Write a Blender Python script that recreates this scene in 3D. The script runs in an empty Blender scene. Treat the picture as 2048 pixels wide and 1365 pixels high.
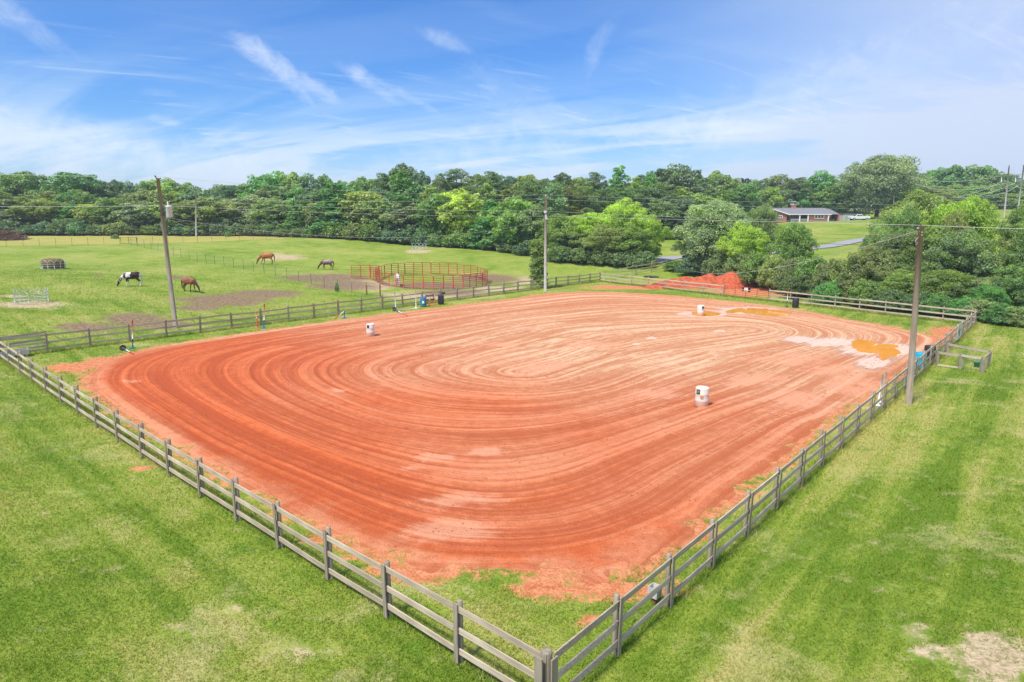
import bpy, bmesh, math, random
import numpy as np
from mathutils import Vector, Matrix
random.seed(7); rng = np.random.default_rng(7)
R = math.radians
sc = bpy.context.scene
col = sc.collection

# ---------------------------------------------------------------- camera, sky, sun
F, PITCH, CH, CX, CY = 1365.0, R(10.3), 8.4, 1024.0, 682.5
cd = bpy.data.cameras.new('camera'); cam = bpy.data.objects.new('camera', cd); col.objects.link(cam)
cam.location = (0, 0, CH); cam.rotation_euler = (math.pi/2 - PITCH, 0, 0)
cd.sensor_width = 36; cd.lens = 36*F/2048; cd.clip_end = 6000; cd.clip_start = .1
sc.camera = cam
SUN_EL, SUN_AZ = R(58), R(222)            # azimuth clockwise from +Y
sl = bpy.data.lights.new('sun', 'SUN'); sun = bpy.data.objects.new('sun', sl); col.objects.link(sun)
sdir = Vector((math.sin(SUN_AZ)*math.cos(SUN_EL), math.cos(SUN_AZ)*math.cos(SUN_EL), math.sin(SUN_EL)))
sun.rotation_euler = sdir.to_track_quat('Z', 'Y').to_euler()
sun.location = sdir*300
sl.energy = 2.9; sl.angle = R(9); sl.color = (1, .93, .82)
sc.view_settings.view_transform = 'Standard'; sc.view_settings.look = 'None'
sc.view_settings.exposure = .97; sc.view_settings.gamma = 1
sc.view_settings.use_curve_mapping = False

# pixel (2048 x 1365 photograph) <-> world helpers used to measure real positions
def ray(px, py):
    a = (px-CX)/F; b = (CY-py)/F
    return np.array([a, math.cos(PITCH)+b*math.sin(PITCH), -math.sin(PITCH)+b*math.cos(PITCH)])
def at_z(px, py, z=0.):
    d = ray(px, py); t = (z-CH)/d[2]; return Vector((d[0]*t, d[1]*t, z))
def at_y(px, py, y):
    d = ray(px, py); t = y/d[1]; return Vector((d[0]*t, y, CH+d[2]*t))

# ---------------------------------------------------------------- node helpers
class NT:
    def __init__(s, tree): s.t = tree; s.n = tree.nodes; s.l = tree.links
    def new(s, typ, **kw):
        n = s.n.new(typ)
        for k, v in kw.items(): setattr(n, k, v)
        return n
    def lk(s, a, b): s.l.new(a, b)
    def put(s, sock, v):
        if hasattr(v, 'is_output') or isinstance(v, bpy.types.NodeSocket): s.l.new(v, sock)
        elif isinstance(v, (int, float)):
            try: sock.default_value = v
            except Exception: sock.default_value = (v, v, v)
        else:
            sock.default_value = tuple(v) + (1,) if (len(v) == 3 and len(sock.default_value) == 4) else tuple(v)
    def math(s, op, a, b=0., c=0., clamp=False):
        n = s.new('ShaderNodeMath', operation=op, use_clamp=clamp)
        s.put(n.inputs[0], a); s.put(n.inputs[1], b); s.put(n.inputs[2], c); return n.outputs[0]
    def vmath(s, op, a, b=(0, 0, 0)):
        n = s.new('ShaderNodeVectorMath', operation=op); s.put(n.inputs[0], a)
        if op == 'SCALE': s.put(n.inputs['Scale'], b)
        else: s.put(n.inputs[1], b)
        return n.outputs['Value'] if op in ('DOT_PRODUCT', 'LENGTH') else n.outputs[0]
    def mix(s, f, a, b, mode='MIX'):
        n = s.new('ShaderNodeMix', data_type='RGBA', blend_type=mode)
        s.put(n.inputs[0], f); s.put(n.inputs[6], a); s.put(n.inputs[7], b); return n.outputs[2]
    def ramp(s, f, lo, hi, a=0., b=1.):
        n = s.new('ShaderNodeMapRange', interpolation_type='SMOOTHSTEP'); s.put(n.inputs[0], f)
        n.inputs[1].default_value = lo; n.inputs[2].default_value = hi; n.inputs[3].default_value = a; n.inputs[4].default_value = b
        return n.outputs[0]
    def noise(s, vec, scale, detail=4, rough=.55, dist=0.):
        n = s.new('ShaderNodeTexNoise'); s.put(n.inputs['Vector'], vec); n.inputs['Scale'].default_value = scale
        n.inputs['Detail'].default_value = detail; n.inputs['Roughness'].default_value = rough; n.inputs['Distortion'].default_value = dist
        return n.outputs[0]
    def mapping(s, vec, rot=0, scale=(1, 1, 1), loc=(0, 0, 0)):
        if rot:
            r = s.new('ShaderNodeVectorRotate', rotation_type='Z_AXIS'); s.put(r.inputs['Vector'], vec); r.inputs['Angle'].default_value = rot; vec = r.outputs[0]
        n = s.new('ShaderNodeMapping'); s.put(n.inputs[0], vec)
        n.inputs['Scale'].default_value = scale; n.inputs['Location'].default_value = loc
        return n.outputs[0]
def srgb(r, g, b):
    f = lambda c: (c/255/12.92) if c/255 <= .04045 else ((c/255+.055)/1.055)**2.4
    return (f(r), f(g), f(b))

# ---------------------------------------------------------------- world: daylight sky with thin cirrus
w = bpy.data.worlds.new('World'); sc.world = w; w.use_nodes = True
N = NT(w.node_tree); N.n.clear()
sky = N.new('ShaderNodeTexSky', sky_type='NISHITA', sun_disc=False)
sky.sun_elevation = SUN_EL; sky.sun_rotation = SUN_AZ; sky.air_density = 1.0; sky.dust_density = .35; sky.ozone_density = 2.2
tc = N.new('ShaderNodeTexCoord'); D = N.vmath('NORMALIZE', tc.outputs['Generated'])
sp = N.new('ShaderNodeSeparateXYZ'); N.lk(D, sp.inputs[0])
dz = N.math('MAXIMUM', sp.outputs[2], 0.0)
zz = N.math('ADD', dz, .16)
cmb = N.new('ShaderNodeCombineXYZ'); N.put(cmb.inputs[0], N.math('DIVIDE', sp.outputs[0], zz)); N.put(cmb.inputs[1], N.math('DIVIDE', sp.outputs[1], zz))
CP = cmb.outputs[0]
warp = N.vmath('ADD', CP, N.vmath('SCALE', N.vmath('SUBTRACT', N.new('ShaderNodeTexNoise').outputs[1], (.5, .5, .5)), .0))
# wisps: each one an elongated patch round its own direction in the sky
def wisp(px, py, L, W, ang, bend=0., sh=1.0):
    """direction of a patch of cirrus; L, W half sizes in radians, ang its tilt"""
    d = Vector(ray(px, py)).normalized(); up = Vector((0, 0, 1)); rt = d.cross(up).normalized(); u2 = rt.cross(d).normalized()
    t1 = rt*math.cos(ang)+u2*math.sin(ang); t2 = -rt*math.sin(ang)+u2*math.cos(ang)
    a = N.vmath('DOT_PRODUCT', D, tuple(t1)); b = N.vmath('DOT_PRODUCT', D, tuple(t2))
    a = N.math('DIVIDE', a, L)
    b = N.math('ADD', N.math('DIVIDE', b, W), N.math('MULTIPLY', N.math('MULTIPLY', a, a), bend))
    front = N.ramp(N.vmath('DOT_PRODUCT', D, tuple(d)), .3, .6)
    g = N.math('ADD', N.math('MULTIPLY', a, a), N.math('MULTIPLY', b, b))
    nv = N.new('ShaderNodeCombineXYZ'); N.put(nv.inputs[0], N.math('MULTIPLY', a, L*9)); N.put(nv.inputs[1], N.math('MULTIPLY', b, W*44)); nv.inputs[2].default_value = px*.01
    n1 = N.noise(nv.outputs[0], 1.6, 8, .66, 1.4)
    nw = N.noise(D, 26., 6, .68, .8)
    g = N.math('ADD', g, N.math('ADD', N.math('MULTIPLY', N.math('SUBTRACT', n1, .5), 3.4), N.math('MULTIPLY', N.math('SUBTRACT', nw, .5), 3.6)))
    m = N.ramp(g, 1.6, -1.1)
    m = N.math('MULTIPLY', m, N.ramp(n1, .22, .66, .1, 1.))
    return N.math('MULTIPLY', N.math('MULTIPLY', m, front), sh)
ws = [wisp(518, 105, .036, .014, R(-30), .15, .85), wisp(565, 140, .050, .014, R(-40), .3, .85), wisp(735, 165, .05, .008, R(-30), .3, .5), wisp(615, 166, .045, .011, R(-24), .2, .8), wisp(715, 146, .014, .012, R(-30), 0, .7),
      wisp(1370, 262, .11, .020, R(2), 0, 1.), wisp(1460, 262, .09, .010, R(4), 0, .9), wisp(1100, 290, .14, .030, R(-48), .4, .45), wisp(1560, 205, .20, .035, R(24), 0, .5), wisp(260, 310, .30, .035, R(-8), 0, .8), wisp(960, 300, .18, .03, R(12), 0, .6), wisp(1345, 280, .06, .010, R(-6), 0, .7), wisp(332, 243, .018, .007, R(-8), 0, .8), wisp(890, 82, .035, .010, R(-20), 0, .5),
      wisp(1195, 90, .045, .012, R(62), .8, .33), wisp(30, 35, .06, .014, R(-33), 0, .5), wisp(1100, 225, .10, .018, R(-40), .3, .3),
      wisp(325, 186, .02, .005, R(0), 0, .3), wisp(1620, 190, .22, .045, R(20), 0, .35), wisp(800, 185, .08, .006, R(-25), .2, .4)]
cl = ws[0]
for q in ws[1:]: cl = N.math('MAXIMUM', cl, q)
# broad veils: streaked haze that thickens low down and towards the right
st = N.noise(N.mapping(CP, R(25), (.55, 2.0, 1)), 1.0, 6, .55, .9)
st2 = N.noise(N.mapping(CP, R(-20), (.5, 1.6, 1), (3, 1, 0)), 1.3, 6, .6, 1.2)
low = N.ramp(dz, .20, .03)
vl = N.math('MULTIPLY', N.ramp(st, .40, .62), N.math('ADD', N.math('MULTIPLY', low, 1.0), .07))
vl = N.math('ADD', vl, N.math('MULTIPLY', N.ramp(st2, .48, .75), N.math('ADD', .08, N.math('MULTIPLY', low, .5))))
right = N.ramp(sp.outputs[0], .05, .62)
vl = N.math('ADD', vl, N.math('MULTIPLY', right, .72))
vl = N.math('ADD', vl, N.math('MULTIPLY', N.ramp(dz, .14, .0), .55), clamp=True)
wisps2 = N.noise(N.mapping(CP, R(-28), (1.1, 6.5, 1), (1, 4, 0)), 1.2, 8, .68, 1.6)
vl = N.math('ADD', vl, N.math('MULTIPLY', N.math('MULTIPLY', N.ramp(wisps2, .52, .78), .55), N.ramp(dz, .30, .10)), clamp=True)
vl = N.math('MULTIPLY', vl, .92)
hs = N.new('ShaderNodeHueSaturation'); N.lk(sky.outputs[0], hs.inputs['Color']); hs.inputs['Saturation'].default_value = 1.22; hs.inputs['Value'].default_value = .95
SKYBASE = N.mix(1, hs.outputs[0], (.52, .83, 1.22), 'MULTIPLY')
veilc = N.mix(right, (5.2, 6.3, 7.4), (5.0, 5.6, 6.9))
c1 = N.mix(vl, SKYBASE, veilc)
c2 = N.mix(N.math('MULTIPLY', cl, .85), c1, (7.2, 7.6, 8.1))
bg = N.new('ShaderNodeBackground'); N.put(bg.inputs[0], c2); bg.inputs[1].default_value = .075
out = N.new('ShaderNodeOutputWorld'); N.lk(bg.outputs[0], out.inputs[0])

# ---------------------------------------------------------------- numpy noise and terrain
def vnoise(x, y, seed=0):
    x = np.asarray(x, float); y = np.asarray(y, float)
    xi = np.floor(x).astype(np.int64); yi = np.floor(y).astype(np.int64); fx = x-xi; fy = y-yi
    fx = fx*fx*(3-2*fx); fy = fy*fy*(3-2*fy)
    def h(a, b):
        n = (a*374761393 + b*668265263 + seed*974711) & 0x7fffffff
        n = ((n ^ (n >> 13))*1274126177) & 0x7fffffff
        return ((n ^ (n >> 16)) & 0xffff)/65535.0
    return (h(xi, yi)*(1-fx)+h(xi+1, yi)*fx)*(1-fy)+(h(xi, yi+1)*(1-fx)+h(xi+1, yi+1)*fx)*fy
def fbm(x, y, seed=0, o=4):
    s = 0; a = .5; t = 0
    for i in range(o): s = s+a*vnoise(x*2**i+i*17.3, y*2**i-i*9.1, seed+i); t += a; a *= .5
    return s/t
def sstep(a, b, x):
    t = np.clip((x-a)/(b-a), 0, 1); return t*t*(3-2*t)
FENCE_N, FENCE_L, FENCE_F, FENCE_R = (.6, 10.35), (-30.8, 40.3), (11.6, 90.2), (36.4, 53.1)
POLY = np.array([FENCE_N, FENCE_R, FENCE_F, FENCE_L])
def seg_dist(px, py, poly, closed=True):
    d = np.full(np.shape(px), 1e9); n = len(poly)
    for i in range(n if closed else n-1):
        ax, ay = poly[i]; bx, by = poly[(i+1) % n]; vx, vy = bx-ax, by-ay
        t = np.clip(((px-ax)*vx+(py-ay)*vy)/(vx*vx+vy*vy+1e-12), 0, 1)
        d = np.minimum(d, np.hypot(px-ax-t*vx, py-ay-t*vy))
    return d
def inside(px, py, poly):
    c = np.zeros(np.shape(px), bool); n = len(poly)
    for i in range(n):
        ax, ay = poly[i]; bx, by = poly[(i+1) % n]
        if ay == by: continue
        c ^= ((ay > py) != (by > py)) & (px < (bx-ax)*(py-ay)/(by-ay)+ax)
    return c
CTRL = [(64, 612, 54), (107, 543, 72), (264, 574, 68), (380, 585, 66), (534, 530, 93), (654, 540, 88), (25, 495, 108), (300, 488, 115),
        (150, 560, 68), (30, 640, 47), (200, 640, 54), (450, 610, 64), (600, 590, 72), (704, 587, 75),
        (560, 475, 128), (0, 468, 150), (300, 468, 150), (500, 470, 148), (700, 477, 135), (950, 492, 125), (1060, 510, 114), (1240, 527, 110),
        (838, 503, 116), (760, 560, 88), (960, 560, 88), (850, 585, 79), (1264, 549, 92), (1333, 539, 95), (1430, 577, 81), (1650, 592, 71), (1850, 615, 62), (2040, 640, 54),
        (1600, 443, 205), (1700, 443, 205), (1480, 450, 205), (1640, 497, 135), (1725, 482, 142), (1600, 560, 84), (1330, 478, 150), (1340, 515, 116), (1990, 418, 200), (2040, 440, 150), (2000, 470, 110),
        (1850, 430, 190), (1100, 470, 160), (-300, 470, 150), (-500, 520, 100), (2400, 440, 140), (2300, 600, 62)]
cw = [tuple(at_y(a, b, y)) for a, b, y in CTRL]
for x in range(-100, 101, 20): cw.append((x, -40, 0))
cw += [(-60, 5, 0), (-45, 25, .2), (60, 5, 0), (60, 30, 0), (75, 45, .4), (-300, 350, 6), (0, 350, 5), (300, 350, 15), (200, 300, 14), (130, 300, 12), (600, 500, 16), (-600, 500, 7), (-400, 60, 2), (400, 60, 6),
       (-500, -300, 0), (500, -300, 0), (0, -300, 0), (0, 900, 8), (900, 900, 14), (-900, 900, 8)]
cw = np.array(cw)
T0X, T0Y, TS, TN = -1000, -400, 5.0, (401, 361)
gx, gy = np.meshgrid(T0X+TS*np.arange(TN[0]), T0Y+TS*np.arange(TN[1]), indexing='ij')
num = np.zeros_like(gx); den = np.zeros_like(gx)
for x, y, z in cw:
    k = 1/((gx-x)**2+(gy-y)**2+16)**1.5; num += k*z; den += k
TH = num/den
for _ in range(3):
    TH[1:-1, 1:-1] = (TH[1:-1, 1:-1]*2+TH[:-2, 1:-1]+TH[2:, 1:-1]+TH[1:-1, :-2]+TH[1:-1, 2:])/6
def terrain(x, y):
    x = np.asarray(x, float); y = np.asarray(y, float)
    u = np.clip((x-T0X)/TS, 0, TN[0]-1.001); v = np.clip((y-T0Y)/TS, 0, TN[1]-1.001)
    i = u.astype(int); j = v.astype(int); a = u-i; b = v-j
    z = (TH[i, j]*(1-a)+TH[i+1, j]*a)*(1-b)+(TH[i, j+1]*(1-a)+TH[i+1, j+1]*a)*b
    d = seg_dist(x, y, POLY); d = np.where(inside(x, y, POLY), 0, d)
    near = np.where(y < 20+x*0, 1., 0.)
    z = z*sstep(1.0, 16, d)
    return z
def tz(x, y): return float(terrain(np.array([x]), np.array([y]))[0])
def gp(px, py):
    """the ground point seen at this place of the photograph (march along the ray)"""
    d = ray(px, py); n = np.linalg.norm(d); d = d/n
    t = np.arange(5, 700, .25); z = CH+d[2]*t-terrain(d[0]*t, d[1]*t)
    k = np.where(z < 0)[0]
    if len(k) == 0: return Vector((d[0]*300, d[1]*300, tz(d[0]*300, d[1]*300)))
    k = k[0]; a = z[k-1]/(z[k-1]-z[k]); tt = t[k-1]+a*.25
    return Vector((d[0]*tt, d[1]*tt, CH+d[2]*tt))
def ell(px, py, rx, ry):
    """a patch of ground: world centre and half axes"""
    c = gp(px, py); a = gp(px+rx, py); b0 = gp(px, py+ry)
    return (c.x, c.y, a.x-c.x, a.y-c.y, b0.x-c.x, b0.y-c.y)
def ellmask(x, y, e, soft=.5):
    cx, cy, ax, ay, bx, by = e; det = ax*by-ay*bx
    u = ((x-cx)*by-(y-cy)*bx)/det; v = ((y-cy)*ax-(x-cx)*ay)/det
    return np.clip((1.35+soft*.3-np.hypot(u, v))/(.35+soft*1.0), 0, 1)

# ---------------------------------------------------------------- object helpers
def tag(o, label=None, cat=None, group=None, kind=None):
    if label: o['label'] = label
    if cat: o['category'] = cat
    if group: o['group'] = group
    if kind: o['kind'] = kind
    return o
def empty(name, loc=(0, 0, 0), rz=0, label=None, cat=None, group=None):
    o = bpy.data.objects.new(name, None); col.objects.link(o); o.location = loc; o.rotation_euler = (0, 0, rz); o.empty_display_size = .3
    return tag(o, label, cat, group)
class MB:
    def __init__(s): s.v = []; s.f = []; s.sm = []; s.mi = []
    def add(s, vs, fs, smooth=False, mi=0):
        k = len(s.v); s.v += [tuple(v) for v in vs]; s.f += [tuple(k+i for i in f) for f in fs]; s.sm += [smooth]*len(fs); s.mi += [mi]*len(fs); return s
    def box(s, c, sz, rz=0, M=None, mi=0, b=0.):
        hx, hy, hz = sz[0]/2, sz[1]/2, sz[2]/2
        if M is None: M = Matrix.Rotation(rz, 3, 'Z')
        c = Vector(c)
        vs = [c+M@Vector((x*hx, y*hy, z*hz)) for z in (-1, 1) for y in (-1, 1) for x in (-1, 1)]
        return s.add(vs, [(0, 2, 3, 1), (4, 5, 7, 6), (0, 1, 5, 4), (2, 6, 7, 3), (0, 4, 6, 2), (1, 3, 7, 5)], False, mi)
    def beam(s, p, q, w, h, mi=0):
        p, q = Vector(p), Vector(q); d = (q-p); L = d.length; d.normalize()
        side = d.cross(Vector((0, 0, 1)))
        side = side.normalized() if side.length > 1e-4 else Vector((1, 0, 0))
        up = side.cross(d); M = Matrix((d, side, up)).transposed()
        return s.box((p+q)/2, (L, w, h), M=M, mi=mi)
    def tube(s, pts, r, n=8, cap=True, mi=0, smooth=True, closed=False):
        pts = [Vector(p) for p in pts]; m = len(pts); rr = r if isinstance(r, (list, tuple)) else [r]*m
        vs = []; ref = None
        for i, p in enumerate(pts):
            if closed: d = pts[(i+1) % m]-pts[i-1]
            else: d = pts[min(i+1, m-1)]-pts[max(i-1, 0)]
            d.normalize()
            if ref is None: ref = Vector((0, 0, 1)) if abs(d.z) < .9 else Vector((1, 0, 0))
            a = d.cross(ref)
            if a.length < 1e-3: a = d.cross(Vector((.3, 1, .2)))
            a.normalize(); b = a.cross(d); ref = b if abs(d.z) > .9 or not closed else ref
            for k in range(n):
                t = 2*math.pi*k/n; vs.append(p+(a*math.cos(t)+b*math.sin(t))*rr[i])
        fs = []
        for i in range(m if closed else m-1):
            for k in range(n):
                j = (i+1) % m; fs.append((i*n+k, i*n+(k+1) % n, j*n+(k+1) % n, j*n+k))
        s.add(vs, fs, smooth, mi)
        if cap and not closed:
            k0 = len(s.v)-len(vs); s.f += [tuple(k0+i for i in range(n)), tuple(k0+(m-1)*n+i for i in reversed(range(n)))]; s.sm += [False]*2; s.mi += [mi]*2
        return s
    def lathe(s, prof, n=20, c=(0, 0, 0), mi=0, smooth=True):
        vs = []; fs = []; c = Vector(c)
        for r, z in prof:
            for k in range(n):
                t = 2*math.pi*k/n; vs.append(c+Vector((r*math.cos(t), r*math.sin(t), z)))
        for i in range(len(prof)-1):
            for k in range(n): fs.append((i*n+k, i*n+(k+1) % n, (i+1)*n+(k+1) % n, (i+1)*n+k))
        return s.add(vs, fs, smooth, mi)
    def mesh(s, name, mats, autos=False):
        m = bpy.data.meshes.new(name); m.from_pydata(s.v, [], s.f)
        for q in (mats if isinstance(mats, (list, tuple)) else [mats]): m.materials.append(q)
        m.polygons.foreach_set('use_smooth', s.sm); m.polygons.foreach_set('material_index', s.mi); m.update(); return m
    def build(s, name, mats, parent=None, bevel=0.):
        o = bpy.data.objects.new(name, s.mesh(name, mats)); col.objects.link(o)
        if parent is not None: o.parent = parent
        if bevel:
            b = o.modifiers.new('bevel', 'BEVEL'); b.width = bevel; b.segments = 1; b.limit_method = 'ANGLE'
        return o
def place(name, mesh, parent=None, loc=(0, 0, 0), rz=0, scale=None):
    o = bpy.data.objects.new(name, mesh); col.objects.link(o); o.location = loc; o.rotation_euler = (0, 0, rz)
    if scale: o.scale = scale
    if parent is not None: o.parent = parent
    return o
def copy_tree(o, parent=None):
    c = o.copy(); col.objects.link(c); c.parent = parent
    for ch in list(o.children): copy_tree(ch, c)
    return c
def np_mesh(name, v, quads, mat, smooth=False, attrs=None):
    m = bpy.data.meshes.new(name); nq, k = quads.shape
    m.vertices.add(len(v)); m.vertices.foreach_set('co', np.asarray(v, np.float32).ravel())
    m.loops.add(nq*k); m.loops.foreach_set('vertex_index', quads.astype(np.int32).ravel())
    m.polygons.add(nq); m.polygons.foreach_set('loop_start', (np.arange(nq)*k).astype(np.int32)); m.polygons.foreach_set('loop_total', np.full(nq, k, np.int32))
    m.polygons.foreach_set('use_smooth', np.full(nq, smooth)); m.materials.append(mat); m.update(calc_edges=True)
    for nm, (typ, arr) in (attrs or {}).items():
        a = m.attributes.new(nm, typ, 'POINT')
        a.data.foreach_set('color' if typ == 'FLOAT_COLOR' else ('vector' if typ == 'FLOAT_VECTOR' else 'value'), np.asarray(arr, np.float32).ravel())
    return m

# ---------------------------------------------------------------- materials
def newmat(name):
    m = bpy.data.materials.new(name); m.use_nodes = True; t = NT(m.node_tree); t.n.clear()
    b = t.new('ShaderNodeBsdfPrincipled'); o = t.new('ShaderNodeOutputMaterial'); t.lk(b.outputs[0], o.inputs[0]); b.inputs['Roughness'].default_value = .8
    return m, t, b
def simple(name, c, rough=.6, metal=0., var=.25, scale=6., spec=.4, dirt=None, bump=0.):
    m, t, b = newmat(name); tc = t.new('ShaderNodeTexCoord').outputs['Object']
    n = t.noise(tc, scale, 5, .65); n2 = t.noise(tc, scale*6, 3, .6)
    f = t.math('ADD', t.math('MULTIPLY', n, .65), t.math('MULTIPLY', n2, .35))
    dark = tuple(x*(1-var) for x in c); lite = tuple(min(1, x*(1+var*.6)) for x in c)
    cc = t.mix(t.ramp(f, .35, .65), dark, lite)
    if dirt:
        z = t.new('ShaderNodeSeparateXYZ'); t.lk(tc, z.inputs[0])
        k = t.math('ADD', t.ramp(z.outputs[2], dirt[1], 0.0), t.math('MULTIPLY', t.math('SUBTRACT', n, .5), 1.2), clamp=True)
        cc = t.mix(t.math('MULTIPLY', k, .75), cc, dirt[0])
    t.put(b.inputs['Base Color'], cc); b.inputs['Metallic'].default_value = metal; b.inputs['Specular IOR Level'].default_value = spec
    t.put(b.inputs['Roughness'], t.math('ADD', t.math('MULTIPLY', n, .25), rough-.12, clamp=True))
    if bump:
        bp = t.new('ShaderNodeBump'); bp.inputs['Strength'].default_value = bump; bp.inputs['Distance'].default_value = .02; t.lk(n2, bp.inputs['Height']); t.lk(bp.outputs[0], b.inputs['Normal'])
    return m
def woodmat(name, c1, c2, axis=0, sc_=1., moss=0.):
    m, t, b = newmat(name); tc = t.new('ShaderNodeTexCoord').outputs['Object']
    s = [22, 22, 22]; s[axis] = 1.1
    g = t.noise(t.mapping(tc, 0, tuple(x*sc_ for x in s)), 1, 6, .65, .4); big = t.noise(tc, .9, 3); inf = t.new('ShaderNodeObjectInfo')
    f = t.math('ADD', t.math('MULTIPLY', g, .7), t.math('MULTIPLY', big, .45))
    cc = t.mix(t.ramp(f, .38, .75), c1, c2)
    cc = t.mix(t.math('MULTIPLY', inf.outputs['Random'], .45), cc, tuple(x*.62 for x in c1))
    kn = t.new('ShaderNodeTexVoronoi'); kn.inputs['Scale'].default_value = 2.2; t.lk(t.mapping(tc, 0, (1, 3, 3)), kn.inputs[0])
    cc = t.mix(t.ramp(kn.outputs[0], .09, .03), cc, tuple(x*.35 for x in c1))
    if moss: cc = t.mix(t.math('MULTIPLY', t.ramp(t.noise(tc, 1.7, 4), .5, .7), moss), cc, (.10, .10, .03))
    t.put(b.inputs['Base Color'], cc); b.inputs['Roughness'].default_value = .85; b.inputs['Specular IOR Level'].default_value = .2
    bp = t.new('ShaderNodeBump'); bp.inputs['Strength'].default_value = .5; bp.inputs['Distance'].default_value = .01; t.lk(g, bp.inputs['Height']); t.lk(bp.outputs[0], b.inputs['Normal'])
    return m
M_board = woodmat('weathered_board', (.36, .285, .20), (.73, .61, .455), 0)
M_post = woodmat('weathered_post', (.25, .205, .145), (.50, .43, .33), 2, moss=.4)
M_newpost = woodmat('brown_post', (.17, .08, .04), (.34, .18, .09), 2)
M_pole = woodmat('pole_wood', (.23, .185, .13), (.43, .365, .275), 2, .7)
M_polegrey = woodmat('grey_pole_wood', (.30, .28, .24), (.56, .52, .46), 2, .7)
M_tpost = simple('green_steel', (.05, .06, .045), .6)
M_cap = simple('yellow_cap', (.8, .78, .45), .5, var=.1)
M_wire = simple('wire_steel', (.30, .30, .29), .45, .3)
M_cable = simple('cable', (.62, .63, .62), .5, .1, var=.1)
M_cabled = simple('dark_cable', (.10, .10, .09), .6, var=.1)
M_galv = simple('galvanised', (.46, .50, .48), .4, .35, var=.2)
M_transf = simple('transformer_paint', (.62, .64, .65), .45, var=.1)
M_rust = simple('rusty_red_pipe', (.42, .055, .035), .6, var=.4, scale=4)
M_red = simple('red_paint', (.62, .05, .045), .5, var=.3)
CLAY = (.42, .13, .065)
M_white = simple('white_plastic', (.74, .71, .63), .45, var=.12, dirt=((.62, .34, .20), .50))
M_whitep = simple('white_paint', (.78, .77, .74), .45, var=.1)
M_blue = simple('blue_plastic', (.035, .19, .36), .4, var=.2, dirt=((.35, .22, .15), .12))
M_cyan = simple('cyan_plastic', (.02, .36, .50), .4, var=.2)
M_bluep = simple('blue_paint', (.04, .12, .42), .5, var=.2)
M_teal = simple('teal_paint', (.02, .14, .17), .5, var=.2)
M_black = simple('black_plastic', (.028, .03, .036), .45, var=.3, dirt=((.25, .14, .09), .08))
M_orange = simple('orange_plastic', (.62, .10, .04), .5, var=.2)
M_binw = simple('dull_white', (.55, .55, .53), .6, var=.2)
M_green = simple('green_plastic', (.03, .25, .15), .5)
M_bark = simple('bark', (.11, .085, .06), .9, var=.4, scale=3, bump=.5)
M_hay = simple('hay', (.20, .14, .065), .95, var=.6, scale=14, bump=.8)
M_stick = simple('dry_sticks', (.20, .115, .07), .9, var=.5, scale=3)
M_sign_b = simple('sign_black', (.02, .02, .022), .5)
M_sign_w = simple('sign_white', (.85, .85, .85), .45, var=.05)
M_concrete = simple('concrete', (.5, .48, .44), .9, var=.2)

# ---------------------------------------------------------------- dirt arena outline and masks
EDGE_PX = [(175, 768), (195, 735), (245, 712), (330, 692), (420, 678), (600, 652), (800, 626), (1000, 601), (1080, 590), (1150, 584), (1230, 585), (1320, 590), (1500, 607), (1600, 622), (1700, 640), (1790, 656), (1860, 672), (1872, 684),
           (1845, 710), (1800, 748), (1720, 800), (1650, 848), (1560, 925), (1450, 1008), (1380, 1062), (1300, 1118), (1230, 1165), (1150, 1150), (1060, 1142), (900, 1140), (800, 1128), (650, 1062), (500, 978), (400, 922), (300, 862), (215, 806)]
E0 = np.array([[*at_z(a, b)][:2] for a, b in EDGE_PX])
def spline(pts, k=6):
    n = len(pts); o = []
    for i in range(n):
        p0, p1, p2, p3 = pts[i-1], pts[i], pts[(i+1) % n], pts[(i+2) % n]
        for j in range(k):
            t = j/k; o.append(.5*((2*p1)+(-p0+p2)*t+(2*p0-5*p1+4*p2-p3)*t*t+(-p0+3*p1-3*p2+p3)*t**3))
    return np.array(o)
EDGE = spline(E0, 4)
def arena_sd(x, y):
    d = seg_dist(x, y, EDGE); return np.where(inside(x, y, EDGE), d, -d)
TAN = [ell(*q) for q in [(60, 609, 72, 8), (562, 515, 46, 6), (745, 570, 55, 11), (838, 503, 26, 4), (1050, 562, 30, 8), (830, 592, 70, 9), (940, 590, 60, 8), (1000, 578, 60, 5), (20, 592, 22, 3),
       (1990, 1320, 95, 50), (1830, 1262, 42, 16), (1860, 1306, 55, 18), (1960, 1275, 40, 12), (360, 1262, 55, 14), (180, 1280, 24, 4), (480, 1225, 60, 10), (590, 1300, 80, 16), (150, 985, 40, 10), (1770, 1170, 20, 6), (1700, 1210, 16, 5)]]
BROWN = [ell(*q) for q in [(270, 640, 62, 13), (175, 655, 55, 9), (450, 600, 85, 12), (530, 588, 62, 8), (400, 615, 40, 6), (655, 556, 80, 8), (690, 572, 60, 9), (975, 558, 60, 8), (870, 572, 80, 7), (560, 586, 40, 5), (900, 586, 60, 5), (350, 555, 15, 3), (195, 553, 8, 2), (330, 650, 50, 8)]]
CLAYS = [ell(*q) for q in [(1420, 568, 110, 10), (1500, 585, 90, 8), (1580, 580, 60, 6), (1610, 592, 70, 4), (150, 735, 60, 12), (210, 728, 50, 14), (1900, 662, 45, 9), (1880, 676, 40, 9), (280, 938, 20, 6), (1230, 1180, 130, 26), (1080, 1175, 60, 18), (1400, 1060, 40, 20), (860, 1150, 70, 16), (1450, 1000, 12, 10), (620, 1085, 30, 8), (760, 1140, 40, 8), (1290, 575, 60, 4), (1230, 575, 60, 4), (1180, 1240, 26, 8), (1120, 1345, 20, 8)]]
YEL = [ell(300, 484, 330, 8)]
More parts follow.
